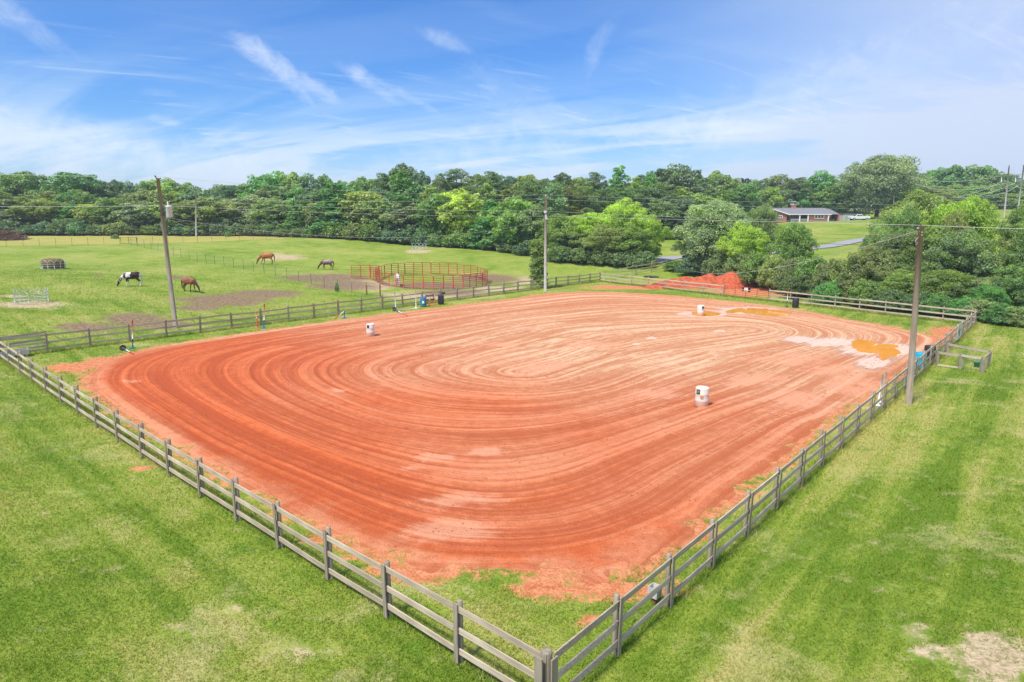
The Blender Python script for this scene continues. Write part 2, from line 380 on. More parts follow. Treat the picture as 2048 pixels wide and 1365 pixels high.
YPOLY = np.array([[*gp(a, b)][:2] for a, b in [(-200, 492), (0, 492), (300, 487), (560, 479), (640, 474), (560, 466), (300, 464), (0, 462), (-200, 462)]])
def masks(x, y):
    n = fbm(x*.9, y*.9, 3)-.5; n2 = fbm(x*2.7, y*2.7, 11)-.5
    def grp(L, k=1.):
        m = np.zeros_like(x)
        for e in L: m = np.maximum(m, ellmask(x, y, e, .75))
        return np.clip(m*k, 0, 1)
    inn = inside(x, y, POLY); sd = arena_sd(x, y)
    tan = grp(TAN)*np.where((x < 0) & (y < 25), .62, 1.); br = grp(BROWN); cl = grp(CLAYS, .95)
    ring = sstep(-1.0, .0, sd)*.7
    cl = np.maximum(cl, ring*inn); cl = np.where(inn, np.maximum(cl, .07), cl)
    cl = np.where(sd > .8, 1., cl)
    yl = np.where(inside(x, y, YPOLY), .9, 0.)
    return np.stack([tan, br, cl, yl], -1)

# ---------------------------------------------------------------- ground
def ground_mat(name, blades=False):
    m, t, b = newmat(name)
    pos = t.new('ShaderNodeNewGeometry').outputs['Position']
    at = t.new('ShaderNodeAttribute', attribute_name='mask'); rgb = t.new('ShaderNodeSeparateColor'); t.lk(at.outputs['Color'], rgb.inputs[0])
    tan, br, cl, yl = rgb.outputs[0], rgb.outputs[1], rgb.outputs[2], at.outputs['Alpha']
    flat = t.vmath('MULTIPLY', pos, (1, 1, 0))
    nb = t.noise(flat, .10, 4, .55); nm = t.noise(flat, .55, 5, .6); nf = t.noise(flat, 3.2, 5, .65); nff = t.noise(flat, 14, 4, .7)
    stl = t.noise(t.mapping(flat, R(43.5), (.045, .75, 1)), 1, 4, .6, .3)       # mowing lines, left lawn, along the fence
    strr = t.noise(t.mapping(flat, R(-52), (.045, .70, 1)), 1, 4, .6, .5)       # mowing lines, right lawn
    sx = t.new('ShaderNodeSeparateXYZ'); t.lk(flat, sx.inputs[0])
    side = t.ramp(sx.outputs[0], -.5, 1.5)
    st = t.new('ShaderNodeMix'); st.data_type = 'FLOAT'; t.put(st.inputs[0], side); t.put(st.inputs[2], stl); t.put(st.inputs[3], strr)
    near = t.ramp(sx.outputs[1], 75, 45)
    stripe = t.math('MULTIPLY', t.math('SUBTRACT', st.outputs[0], .5), near)
    f = t.math('ADD', t.math('ADD', t.math('MULTIPLY', nb, .45), t.math('MULTIPLY', nm, .35)), t.math('ADD', t.math('MULTIPLY', nf, .20), t.math('MULTIPLY', stripe, t.math('ADD', .65, t.math('MULTIPLY', side, .45)))))
    lush = (.150, .240, .020); mid = (.262, .335, .044); dry = (.42, .40, .115); straw = (.60, .50, .27)
    g = t.mix(t.ramp(f, .36, .52), lush, mid); g = t.mix(t.ramp(f, .47, .66), g, dry)
    g = t.mix(t.math('MULTIPLY', t.ramp(nff, .46, .66), .6), g, (.055, .13, .012)); g = t.mix(t.math('MULTIPLY', t.ramp(t.noise(flat, 6.5, 5, .75), .57, .70), .55), g, (.075, .17, .012))
    g = t.mix(t.math('MULTIPLY', t.ramp(t.noise(flat, 1.3, 5, .7), .56, .74), .5), g, straw)
    g = t.mix(t.math('MULTIPLY', t.math('MULTIPLY', t.ramp(t.noise(flat, .28, 5, .7, .6), .52, .68), near), .55), g, (.52, .46, .22))
    g = t.mix(t.math('MULTIPLY', t.ramp(t.noise(flat, .8, 4, .7, .5), .58, .70), .5), g, (.07, .20, .012))
    edge = t.math('ADD', t.math('MULTIPLY', t.math('SUBTRACT', nf, .5), 1.5), t.math('MULTIPLY', t.math('SUBTRACT', nff, .5), .9))
    e2 = t.math('ADD', t.math('MULTIPLY', t.math('SUBTRACT', nm, .5), 1.5), edge)
    def mk(v, lo=.30, hi=.72): return t.ramp(t.math('ADD', v, t.math('MULTIPLY', e2, t.math('MINIMUM', t.math('MULTIPLY', v, 4.), 1.))), lo, hi)
    g = t.mix(t.math('MULTIPLY', mk(yl, .1, 1.1), .75), g, t.mix(nf, (.42, .36, .07), (.50, .40, .13)))
    if not blades:
        tanc = t.mix(t.ramp(t.math('ADD', nff, nf), .8, 1.2), (.36, .25, .15), (.70, .52, .36)); brc = t.mix(t.ramp(t.math('ADD', nff, nf), .8, 1.2), (.12, .075, .05), (.36, .23, .15)); clc = t.mix(t.ramp(t.math('ADD', nff, nf), .75, 1.25), (.46, .125, .045), (.72, .31, .15))
        g = t.mix(t.math('MULTIPLY', mk(tan, .25, .95), .8), g, tanc); g = t.mix(t.math('MULTIPLY', mk(br, .12, .72), .9), g, brc); g = t.mix(mk(cl), g, clc)
    else:
        bv = t.new('ShaderNodeAttribute', attribute_name='var').outputs['Fac']
        g = t.mix(t.math('MULTIPLY', t.ramp(bv, .55, 1.), .40), g, (.42, .40, .14)); g = t.mix(t.math('MULTIPLY', t.ramp(bv, .45, 0.), .40), g, (.06, .13, .01))
    t.put(b.inputs['Base Color'], g); b.inputs['Roughness'].default_value = .9; b.inputs['Specular IOR Level'].default_value = .15
    if blades:
        t.put(b.inputs['Base Color'], t.mix(1, g, (1.35, 1.3, 1.3), 'MULTIPLY')); tr = t.new('ShaderNodeBsdfTranslucent'); t.put(tr.inputs[0], t.mix(1, g, (1.5, 1.5, 1.2), 'MULTIPLY')); mx = t.new('ShaderNodeMixShader'); mx.inputs[0].default_value = .4
        o_ = [q for q in t.n if q.type == 'OUTPUT_MATERIAL'][0]; t.lk(b.outputs[0], mx.inputs[1]); t.lk(tr.outputs[0], mx.inputs[2]); t.lk(mx.outputs[0], o_.inputs[0])
    if not blades:
        bp = t.new('ShaderNodeBump'); bp.inputs['Strength'].default_value = .7; bp.inputs['Distance'].default_value = .06
        t.put(bp.inputs['Height'], t.math('ADD', nff, nf)); t.lk(bp.outputs[0], b.inputs['Normal'])
    return m
M_ground = ground_mat('meadow'); M_blade = ground_mat('grass_blades', True)
def axis(lo, hi, step, far_lo, far_hi, gr=1.11):
    a = list(np.arange(lo, hi+1e-6, step)); s = step
    while a[-1] < far_hi: s *= gr; a.append(a[-1]+s)
    s = step; b = []
    x = lo
    while x > far_lo: s *= gr; x -= s; b.append(x)
    return np.array(b[::-1]+a)
xs = axis(-78, 80, .4, -2600, 2600); ys = axis(2, 135, .4, -700, 3500)
X, Y = np.meshgrid(xs, ys, indexing='ij'); Z = terrain(X, Y)
out_ = 1-np.where(inside(X, Y, POLY), 1, 0)
Z = Z+out_*(fbm(X*.25, Y*.25, 5)-.5)*.12*sstep(0, 4, seg_dist(X, Y, POLY))
Z = np.where(arena_sd(X, Y) > 1.2, -.06, Z)
nx, ny = X.shape; idx = np.arange(nx*ny).reshape(nx, ny)
q = np.stack([idx[:-1, :-1], idx[1:, :-1], idx[1:, 1:], idx[:-1, 1:]], -1).reshape(-1, 4)
mk_ = masks(X, Y)
g = bpy.data.objects.new('ground', np_mesh('ground', np.stack([X, Y, Z], -1).reshape(-1, 3), q, M_ground, True, {'mask': ('FLOAT_COLOR', mk_.reshape(-1, 4))})); col.objects.link(g)
tag(g, kind='structure')

# ---------------------------------------------------------------- dirt riding arena with harrow tracks
GPX = [q for q in EDGE_PX[:24]]+[(1650, 848), (1540, 930), (1430, 1005), (1330, 1060), (1220, 1105), (1100, 1125), (960, 1128), (830, 1115), (680, 1062), (520, 978), (400, 915), (300, 855), (212, 800)]
ESM = spline(np.array([[*at_z(a, b)][:2] for a, b in GPX]), 10)
def soft_sd(x, y, p=4.2):
    acc = np.zeros_like(x)
    n = len(ESM)
    for i in range(n):
        w_ = .5*(np.hypot(*(ESM[i]-ESM[i-1]))+np.hypot(*(ESM[(i+1) % n]-ESM[i])))
        acc += w_/((x-ESM[i, 0])**2+(y-ESM[i, 1])**2+.4)**(p/2)
    return (acc/1.9)**(-1/(p-1))
def arena_fields(x, y):
    sd = arena_sd(x, y)
    # smooth distance worked out on a coarse grid and interpolated
    cx_, cy_ = np.arange(-27, 34, .5), np.arange(12, 82, .5); CXX, CYY = np.meshgrid(cx_, cy_, indexing='ij'); T_ = soft_sd(CXX, CYY)
    u_, v_ = (x+27)/.5, (y-12)/.5; i_, j_ = u_.astype(int), v_.astype(int); a_, b_ = u_-i_, v_-j_
    ss = (T_[i_, j_]*(1-a_)+T_[i_+1, j_]*a_)*(1-b_)+(T_[i_, j_+1]*(1-a_)+T_[i_+1, j_+1]*a_)*b_
    k_ = sstep(-.6, .6, sd); ss = ss*k_+np.maximum(sd, 0)*(1-k_)
    wx = (fbm(x*.11, y*.11, 21, 2)-.5)*3.0; wy = (fbm(x*.11, y*.11, 31, 2)-.5)*3.0
    x2, y2 = x+wx*sstep(2, 14, sd), y+wy*sstep(2, 14, sd)
    SEG = np.array([(0.7, 36.8), (8.5, 47.0), (17.0, 51.5)])
    din = seg_dist(x2, y2, SEG, False)
    phi = din/(din+ss+1e-6)
    th = np.arctan2(y-44, x-5.5)
    return sd, phi, th
def n1(u, seed, th): return vnoise(u+1000, th*1.3+50, seed)
ax_ = np.arange(-25, 31.2, .085); ay_ = np.arange(14.0, 79.5, .085)
X, Y = np.meshgrid(ax_, ay_, indexing='ij')
SD, PHI, TH_ = arena_fields(X, Y)
edge_n = (fbm(X*1.1, Y*1.1, 41, 5)-.5)*1.8*sstep(30, 15, Y)+(fbm(X*1.6, Y*1.6, 43, 5)-.5)*.8
keep = (SD+edge_n) > -.75
def prof(ph, th, k=1.):
    u = ph*22
    a = n1(u*.55, 1, th)-.5; b_ = n1(u*1.5, 2, th)-.5; c_ = n1(u*3.6, 3, th*2)-.5
    d_ = n1(u*8., 4, th*3)-.5
    return a*.22+b_*.50+c_*.78+d_*.60
G = prof(PHI, TH_)
G += (fbm(X*1.2, Y*1.2, 61, 4)-.5)*.35
def arena_patch(L, soft=.6):
    m = np.zeros_like(X)
    for e in L: m = np.maximum(m, ellmask(X, Y, e, soft))
    return m
WET = [ell(*q) for q in [(1660, 686, 66, 12), (1600, 680, 40, 8), (1730, 700, 62, 18), (1745, 726, 40, 15), (1790, 700, 40, 16), (1375, 629, 30, 4), (1500, 622, 80, 9), (1415, 630, 50, 7), (1303, 678, 14, 3), (1440, 664, 18, 3), (1270, 690, 10, 2)]]
PALE = [ell(*q) for q in [(930, 1005, 95, 18), (900, 1065, 90, 22), (870, 918, 45, 10), (975, 907, 38, 8), (820, 940, 24, 6), (680, 783, 20, 4), (1310, 790, 60, 12), (1600, 800, 70, 25), (1500, 760, 70, 14), (265, 765, 18, 4), (1700, 770, 60, 25), (1660, 740, 60, 14), (1560, 720, 80, 12), (1080, 735, 60, 14), (1190, 690, 60, 8), (1000, 690, 50, 6)]]
wet = arena_patch(WET, .7); pale = arena_patch(PALE, .9)
pale = np.clip(pale*(.45+1.1*fbm(X*.8, Y*.8, 71)), 0, 1)
# dry tan clay in the middle and towards the far right, red and freshly dragged towards the left and near edge
dryf = sstep(-9, 9, X*.55+(Y-33)*.46+(fbm(X*.1, Y*.1, 81)-.5)*14)*.9
ring = sstep(1.7, .6, SD)*sstep(36, 50, Y)
dryf = np.clip(np.maximum(np.maximum(dryf*(.80+.5*(1-PHI)), ring*.9), sstep(1.3, .1, SD+edge_n)*.4), 0, 1)
PUD = [[(470, 420), (520, 365), (600, 370), (680, 390), (690, 425), (720, 405), (860, 410), (865, 450), (900, 480), (870, 500), (790, 545), (740, 552), (700, 500), (600, 490), (500, 460)]]
PUD = [[(1600+a/4.549, 600+b/4.549) for a, b in PUD[0]],
       [(1250+a/4.55, 540+b/4.55) for a, b in [(900, 385), (1000, 355), (1150, 350), (1300, 358), (1440, 376), (1510, 395), (1430, 425), (1250, 420), (1180, 402), (1100, 405), (1060, 392), (980, 398)]],
       [(1250+a/4.55, 540+b/4.55) for a, b in [(600, 402), (640, 385), (760, 380), (880, 402), (800, 425), (650, 427)]]]
PW = []
for k, pl in enumerate(PUD):
    p_ = spline(np.array([[*at_z(a, b)][:2] for a, b in pl]), 5)
    p_ = p_+np.stack([(fbm(p_[:, 0]*2, p_[:, 1]*2, 5+k)-.5), (fbm(p_[:, 0]*2, p_[:, 1]*2, 15+k)-.5)], -1)*.7
    PW.append(p_)
pd = np.full_like(X, 99.)
for p_ in PW:
    d = seg_dist(X, Y, p_); pd = np.minimum(pd, np.where(inside(X, Y, p_), -d, d))
flatk = np.maximum(wet, sstep(1.6, .2, pd))
Zb = .035+G*.075*(1-.85*flatk)*sstep(0, 2.0, SD+.3)*(1+.5*sstep(45, 25, Y))
Zb = np.maximum(Zb*sstep(-.1, 1.2, SD+edge_n)+.006, .004)
Zb = Zb-.05*sstep(.35, -.5, SD+edge_n)
Zb = np.where(pd < 0, np.minimum(Zb, .018), Zb)
nx, ny = X.shape; idx = np.arange(nx*ny).reshape(nx, ny)
q = np.stack([idx[:-1, :-1], idx[1:, :-1], idx[1:, 1:], idx[:-1, 1:]], -1).reshape(-1, 4)
kf = keep.reshape(-1); q = q[kf[q].all(1)]
used = np.zeros(nx*ny, bool); used[q.ravel()] = True; remap = np.cumsum(used)-1
fl = lambda a: a.reshape(-1)[used]
rot = np.stack([fl(PHI)*22, fl(TH_)*(fl(PHI)*16+4), np.zeros(used.sum())], -1)
m, t, b = newmat('red_clay')
pos = t.new('ShaderNodeNewGeometry').outputs['Position']
at = t.new('ShaderNodeAttribute', attribute_name='clay'); s3 = t.new('ShaderNodeSeparateColor'); t.lk(at.outputs['Color'], s3.inputs[0])
gr, dr, wt, pa = s3.outputs[0], s3.outputs[1], s3.outputs[2], at.outputs['Alpha']
flow = t.new('ShaderNodeAttribute', attribute_name='flow').outputs['Vector']
fl1 = t.noise(t.mapping(flow, 0, (2.2, .05, 1)), 1, 5, .62, .15); fl2 = t.noise(t.mapping(flow, 0, (8, .10, 1)), 1, 4, .7, .25)
gn = t.noise(pos, 2.2, 6, .7); gf = t.noise(pos, 18, 4, .7)
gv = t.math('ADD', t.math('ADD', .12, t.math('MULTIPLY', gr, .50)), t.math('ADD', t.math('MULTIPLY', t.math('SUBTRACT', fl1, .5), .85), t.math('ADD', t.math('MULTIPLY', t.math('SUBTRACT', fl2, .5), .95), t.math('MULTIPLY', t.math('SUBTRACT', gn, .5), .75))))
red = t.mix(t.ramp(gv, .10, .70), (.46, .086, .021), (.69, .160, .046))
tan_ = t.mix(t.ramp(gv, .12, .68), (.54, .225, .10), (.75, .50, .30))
c = t.mix(t.math('ADD', dr, t.math('MULTIPLY', t.math('SUBTRACT', fl1, .5), .4), clamp=True), red, tan_)
c = t.mix(t.math('MULTIPLY', t.ramp(t.math('ADD', pa, t.math('ADD', t.math('MULTIPLY', t.math('SUBTRACT', fl1, .5), 1.8), t.math('ADD', t.math('MULTIPLY', t.math('SUBTRACT', gn, .5), 1.1), t.math('MULTIPLY', t.math('SUBTRACT', fl2, .5), .9)))), .30, .95), .75), c, (.74, .35, .20))
wf = t.ramp(t.math('ADD', wt, t.math('ADD', t.math('MULTIPLY', t.math('SUBTRACT', gn, .5), .9), t.math('ADD', t.math('MULTIPLY', t.math('SUBTRACT', fl2, .5), .9), t.math('MULTIPLY', t.math('SUBTRACT', fl1, .5), 1.3)))), .38, .95)
c = t.mix(t.math('MULTIPLY', wf, .8), c, (.88, .60, .45))  # wet mud gets a pale base colour in place of mirrored sky
c = t.mix(t.math('MULTIPLY', t.ramp(gf, .54, .70), .50), c, (.28, .060, .022)); c = t.mix(t.math('MULTIPLY', t.ramp(gf, .46, .30), .22), c, (.80, .42, .24))
tread = t.noise(t.mapping(flow, 0, (3.0, 4.5, 1)), 1.4, 3, .75, .8); trk = t.ramp(t.noise(t.mapping(flow, 0, (.55, .03, 1), (7, 3, 0)), 1, 2, .5), .52, .60)
c = t.mix(t.math('MULTIPLY', t.math('MULTIPLY', t.ramp(tread, .54, .66), trk), .5), c, (.24, .05, .018))
t.put(b.inputs['Base Color'], c); t.put(b.inputs['Roughness'], t.ramp(wf, 0, 1, .85, .42)); t.put(b.inputs['Specular IOR Level'], t.ramp(wf, 0, 1, .2, .5))
bp = t.new('ShaderNodeBump'); bp.inputs['Strength'].default_value = .9; bp.inputs['Distance'].default_value = .06
t.put(bp.inputs['Height'], t.math('MULTIPLY', t.math('ADD', t.math('ADD', t.math('MULTIPLY', fl2, .8), fl1), t.math('MULTIPLY', gf, .9)), t.ramp(wf, 0, 1, 1, .08))); t.lk(bp.outputs[0], b.inputs['Normal'])
M_clay = m
co = np.stack([fl(X), fl(Y), fl(Zb)], -1)
att = np.stack([fl(np.clip(G*.9+.42, 0, 1)), fl(dryf), fl(wet), fl(pale)], -1)  # first channel darkens grooves: moist soil, and a stand-in for weak relief shading
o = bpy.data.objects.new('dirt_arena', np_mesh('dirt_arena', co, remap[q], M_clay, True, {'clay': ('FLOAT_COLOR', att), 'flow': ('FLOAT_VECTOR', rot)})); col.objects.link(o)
tag(o, kind='structure')
m, t, b = newmat('muddy_water'); pos = t.new('ShaderNodeNewGeometry').outputs['Position']
t.put(b.inputs['Base Color'], t.mix(t.noise(pos, 1.2, 4), (.84, .27, .03), (.92, .42, .08))); b.inputs['Roughness'].default_value = .06; b.inputs['Specular IOR Level'].default_value = .4
M_water = m
for k, p_ in enumerate(PW):
    mb = MB(); c_ = p_.mean(0); vs = [(c_[0], c_[1], .028)]+[(x, y, .028) for x, y in p_]+[(x, y, .0) for x, y in p_]; n = len(p_)
    mb.add(vs[1:n+1], [tuple(range(n))]); 
    o = mb.build('puddle', M_water); tag(o, kind='structure')
GZ = Zb
del X, Y, Z, SD, PHI, TH_, G

# loose clods thrown up along the harrow lines
nc = 26000; cx_ = rng.uniform(-24, 30, nc); cy_ = 14+(rng.random(nc)**1.7)*52; sdc, phc, thc = arena_fields(cx_, cy_)
kc = (sdc > .5) & (rng.random(nc) < sstep(.45, .62, n1(phc*22*1.3, 9, thc*3))*.9+.08); kc &= rng.random(nc) < sstep(70, 20, cy_)+.1
cx_, cy_ = cx_[kc], cy_[kc]; nc = len(cx_); sz = (.009+.018*rng.random(nc)**3)*(1+cy_*.012)
OCT = np.array([(1, 0, 0), (0, 1, 0), (-1, 0, 0), (0, -1, 0), (0, 0, 1), (0, 0, -1)], float); OF = np.array([(0, 1, 4), (1, 2, 4), (2, 3, 4), (3, 0, 4), (1, 0, 5), (2, 1, 5), (3, 2, 5), (0, 3, 5)])
vv = OCT[None]*sz[:, None, None]*rng.uniform(.5, 1.4, (nc, 6, 1))*np.array([1.2, 1.2, .8]); a_ = rng.random(nc)*6.28; ca_, sa_ = np.cos(a_)[:, None], np.sin(a_)[:, None]
vx = vv[:, :, 0]*ca_-vv[:, :, 1]*sa_; vy = vv[:, :, 0]*sa_+vv[:, :, 1]*ca_
gi = np.clip(((cx_-ax_[0])/.085).astype(int), 0, GZ.shape[0]-1); gj = np.clip(((cy_-ay_[0])/.085).astype(int), 0, GZ.shape[1]-1)
vz = vv[:, :, 2]+(GZ[gi, gj]+sz*.35)[:, None]; vx = vx+cx_[:, None]; vy = vy+cy_[:, None]
M_clod = simple('clay_clod', (.54, .13, .05), .95, var=.4, scale=3)
o = bpy.data.objects.new('dirt_clods', np_mesh('dirt_clods', np.stack([vx, vy, vz], -1).reshape(-1, 3), (OF[None]+(np.arange(nc)*6)[:, None, None]).reshape(-1, 3), M_clod)); col.objects.link(o)
tag(o, 'small loose clods of red clay lying along the harrow lines of the arena', 'clods', kind='stuff')

# ---------------------------------------------------------------- grass blades on the lawns
def lawn(n, spec):
    # sample ground points with density falling off with distance
    d = 8.5*np.exp(rng.random(n)*math.log(98/8.5)); a = (rng.random(n)-.5)*1.75
    x = (a/1.75*2)*(d+3.0)*.82; y = d
    sd = arena_sd(x, y); mk = masks(x, y)
    k = (sd+(fbm(x*1.1, y*1.1, 41, 5)-.5)*1.8*(y < 30) < .1)
    bare = mk[:, 0]*.9+mk[:, 1]*.9+mk[:, 2]*1.0+(fbm(x*2.3, y*2.3, 9)-.5)*1.4*(mk.max(1) > .05)
    k &= rng.random(n) > np.clip(bare*1.5-.15, 0, .97)
    k &= rng.random(n) < sstep(98, 52, y)
    return x[k], y[k]
gx_, gy_ = lawn(760000, None)
# weeds that stand taller along the fence lines
def along(a, b, n, w):
    t_ = rng.random(n); return a[0]+(b[0]-a[0])*t_+rng.normal(0, w, n), a[1]+(b[1]-a[1])*t_+rng.normal(0, w, n)
fx, fy = [], []
for a_, b_, n_ in ((FENCE_N, FENCE_L, 11000), (FENCE_N, FENCE_R, 12000), (FENCE_L, FENCE_F, 12000), (FENCE_R, FENCE_F, 7000)):
    u, v = along(a_, b_, n_, .16); fx.append(u); fy.append(v)
fx = np.concatenate(fx); fy = np.concatenate(fy)
x = np.concatenate([gx_, fx]); y = np.concatenate([gy_, fy]); n = len(x)
tall = np.concatenate([np.zeros(len(gx_)), np.ones(len(fx))])
z = terrain(x, y); z += (1-inside(x, y, POLY))*(fbm(x*.25, y*.25, 5)-.5)*.12*sstep(0, 4, seg_dist(x, y, POLY))
dist = np.hypot(x, y)
h = (.025+.04*rng.random(n)+.04*np.clip(fbm(x*.8, y*.8, 77)-.5, 0, 1)*2+tall*.17*rng.random(n)**2)*(1+dist*.008)
wd = (.0055+dist*.00034)*(.7+.6*rng.random(n))
th = rng.random(n)*6.283; lean = h*(.3+1.1*rng.random(n)); la = rng.random(n)*6.283
dx, dy = np.cos(th)*wd, np.sin(th)*wd
V = np.zeros((n, 3, 3)); V[:, 0] = np.stack([x-dx, y-dy, z-.01], -1); V[:, 1] = np.stack([x+dx, y+dy, z-.01], -1)
V[:, 2] = np.stack([x+np.cos(la)*lean, y+np.sin(la)*lean, z+h], -1)
mk = masks(x, y); va = np.clip(rng.random(n)*.9+tall*.25, 0, 1)
o = bpy.data.objects.new('grass', np_mesh('grass', V.reshape(-1, 3), np.arange(3*n).reshape(n, 3), M_blade, False, {'mask': ('FLOAT_COLOR', np.repeat(mk, 3, 0)), 'var': ('FLOAT', np.repeat(va, 3))})); col.objects.link(o)
tag(o, 'short mown green grass blades covering the lawns round the arena', 'grass', kind='stuff')
del V

# ---------------------------------------------------------------- fences
def line_pts(a, b, g0=2.44, g1=2.44):
    a, b = np.array(a), np.array(b); L = np.linalg.norm(b-a); n = max(1, round(L/((g0+g1)/2))); gaps = np.linspace(g0, g1, n); s = np.concatenate([[0], np.cumsum(gaps)]); s *= L/s[-1]
    return [tuple(a+(b-a)*t/L) for t in s]
post_v = {}
def post_mesh(kind, H):
    k = (kind, round(H, 2))
    if k not in post_v:
        mb = MB(); r = .058
        if kind == 'round': mb.lathe([(r, -.1), (r, H*.6), (r*.96, H+.02), (r*.8, H+.035), (0.001, H+.04)], 10)
        elif kind == 'square': mb.box((0, 0, H/2-.05), (.1, .1, H+.1))
        post_v[k] = mb.mesh('post', M_post)
    return post_v[k]
def board_fence(name, pts, label, side=1, H=1.2, batten=True, rails=3, brown=(), skip=(), missing=(), rail_h=.12):
    root = empty(name, (pts[0][0], pts[0][1], tz(*pts[0])), 0, label, 'fence'); o0 = Vector(root.location)
    P = [Vector((x, y, tz(x, y))) for x, y in pts]; jit = random.Random(hash(label) % 1000 if False else len(pts))
    for i, p in enumerate(P):
        d = (P[min(i+1, len(P)-1)]-P[max(i-1, 0)]).normalized(); nrm = Vector((d.y, -d.x, 0))*side
        h = H+.04+jit.uniform(-.02, .05)
        po = place('post', post_mesh('round', H), root, p-o0, math.atan2(d.y, d.x)); po.scale = (1, 1, h/H)
        po.rotation_euler = (jit.uniform(-.03, .03), jit.uniform(-.03, .03), math.atan2(d.y, d.x)+jit.uniform(-.3, .3))
        if i in brown: po.data = po.data.copy(); po.data.materials[0] = M_newpost
        if batten:
            b_ = MB(); b_.box((0, 0, H/2+.02), (.105, .024, H-.02)); bo = b_.build('batten', M_post, po)
            bo.location = po.rotation_euler.to_matrix().inverted() @ (nrm*.116); bo.rotation_euler = (0, 0, math.atan2(d.y, d.x)-po.rotation_euler.z)
    for k in range(rails):
        zc = H-.08-k*(H-.30)/max(1, rails-1)*.92
        i = 0
        while i < len(P)-1:
            j = min(i+2, len(P)-1)
            if i in skip: i = j; continue
            a, b_ = P[i], P[j]; d = (b_-a); d.z = 0; d.normalize(); nrm = Vector((d.y, -d.x, 0))*side
            off = nrm*(.075+.0); L = (b_-a).length
            mb = MB(); m_ = 5
            vs = []; sag = jit.uniform(-.035, .015); tw = jit.uniform(-.006, .006)
            # board modelled as a subdivided plank with a slight bow
            ex = .004
            for s_ in range(m_+1):
                t_ = s_/m_; c_ = t_*L; zz_ = sag*math.sin(math.pi*t_)
                for (yy, zh) in ((-.015, -rail_h/2), (.015, -rail_h/2), (.015, rail_h/2), (-.015, rail_h/2)):
                    vs.append((c_+(ex if s_ == 0 else (-ex if s_ == m_ else 0)), yy+tw*math.sin(math.pi*t_), zh+zz_))
            fs = [(0, 1, 2, 3), tuple(4*m_+q for q in (3, 2, 1, 0))]
            for s_ in range(m_):
                for q in range(4): fs.append((4*s_+q, 4*s_+(q+1) % 4, 4*s_+4+(q+1) % 4, 4*s_+4+q)[::-1])
            mb.add(vs, fs)
            bo = mb.build('board', M_board, root)
            bo.location = a-o0+off+Vector((0, 0, zc+jit.uniform(-.022, .022)))
            dd = (b_-a).normalized(); bo.rotation_euler = (0, -math.asin(dd.z), math.atan2(dd.y, dd.x))
            i = j
    return root
pNL = line_pts(FENCE_N, FENCE_L, 2.15, 2.95)
bow = lambda pts, am, sg=1: [(x+am*math.sin(math.pi*i/(len(pts)-1))*sg*-.68, y+am*math.sin(math.pi*i/(len(pts)-1))*sg*-.72) for i, (x, y) in enumerate(pts)]
pNL = bow(pNL, .22)
board_fence('rail_fence', pNL, 'weathered three-board rail fence along the near left side of the dirt arena', side=-1)
pNR = line_pts(FENCE_N, FENCE_R, 2.2, 2.52)
board_fence('rail_fence', pNR[1:], 'weathered three-board fence along the right side of the arena, past the tall brown pole', side=1)
# short first bays tie the near right fence to the corner post
mb = MB()
cr = empty('corner_post', (FENCE_N[0]-.02, FENCE_N[1]-.02, 0), 0, 'thick grey corner post with boards meeting on it, nearest the viewer', 'fence post')
MB().lathe([(.10, -.1), (.10, 1.22), (.085, 1.26), (.001, 1.265)], 14).build('post', M_post, cr)
for k, (ax2, ay2, rz) in enumerate(((-.13, -.09, R(-43.5)), (.12, -.10, R(50)))):
    MB().box((ax2*1.05, ay2*1.3, .60), (.17, .03, 1.2), rz).build('batten', M_post, cr)
a_, b_ = Vector((*FENCE_N, 0)), Vector((*pNR[1], 0)); d_ = (b_-a_).normalized(); n_ = Vector((d_.y, -d_.x, 0))
for k in range(3):
    zc = 1.12-k*.414; MB().beam(a_+n_*.085+Vector((.05, .06, zc))-cr.location, b_+n_*.085+Vector((0, 0, zc))-cr.location-d_*.004, .03, .14).build('board', M_board, cr)
pL = line_pts(FENCE_L, FENCE_F)
board_fence('rail_fence', pL, 'long brown three-board fence between the arena and the horse pasture', side=1, brown=(6, 7, 9, 10, 12, 13), H=1.2)
# back fence is split by the red gate
G0, G1 = at_z(1444, 598.5), at_z(1555, 587.3+0)
bdir = Vector((FENCE_R[0]-FENCE_F[0], FENCE_R[1]-FENCE_F[1], 0)).normalized()
FFv = Vector((*FENCE_F, 0)); LB = (Vector((*FENCE_R, 0))-FFv).length
def tparam(px):
    # where along the back fence a picture column falls
    k = (px-CX)/F; best = min(np.arange(0, LB, .02), key=lambda s_: abs((FFv.x+bdir.x*s_)/((FFv.y+bdir.y*s_)*math.cos(PITCH)+(CH-.5)*math.sin(PITCH))-k)); return best
sG0, sG1 = tparam(1447), tparam(1539)
pt = lambda s_: (FFv.x+bdir.x*s_, FFv.y+bdir.y*s_)
board_fence('rail_fence', line_pts(pt(0), pt(sG0), 3.2, 2.9), 'weathered board fence across the back of the arena, left of the rusty gate', side=1, batten=False)
board_fence('rail_fence', line_pts(pt(sG1), FENCE_R), 'pale weathered board fence across the back of the arena, right of the rusty gate', side=1, batten=False)
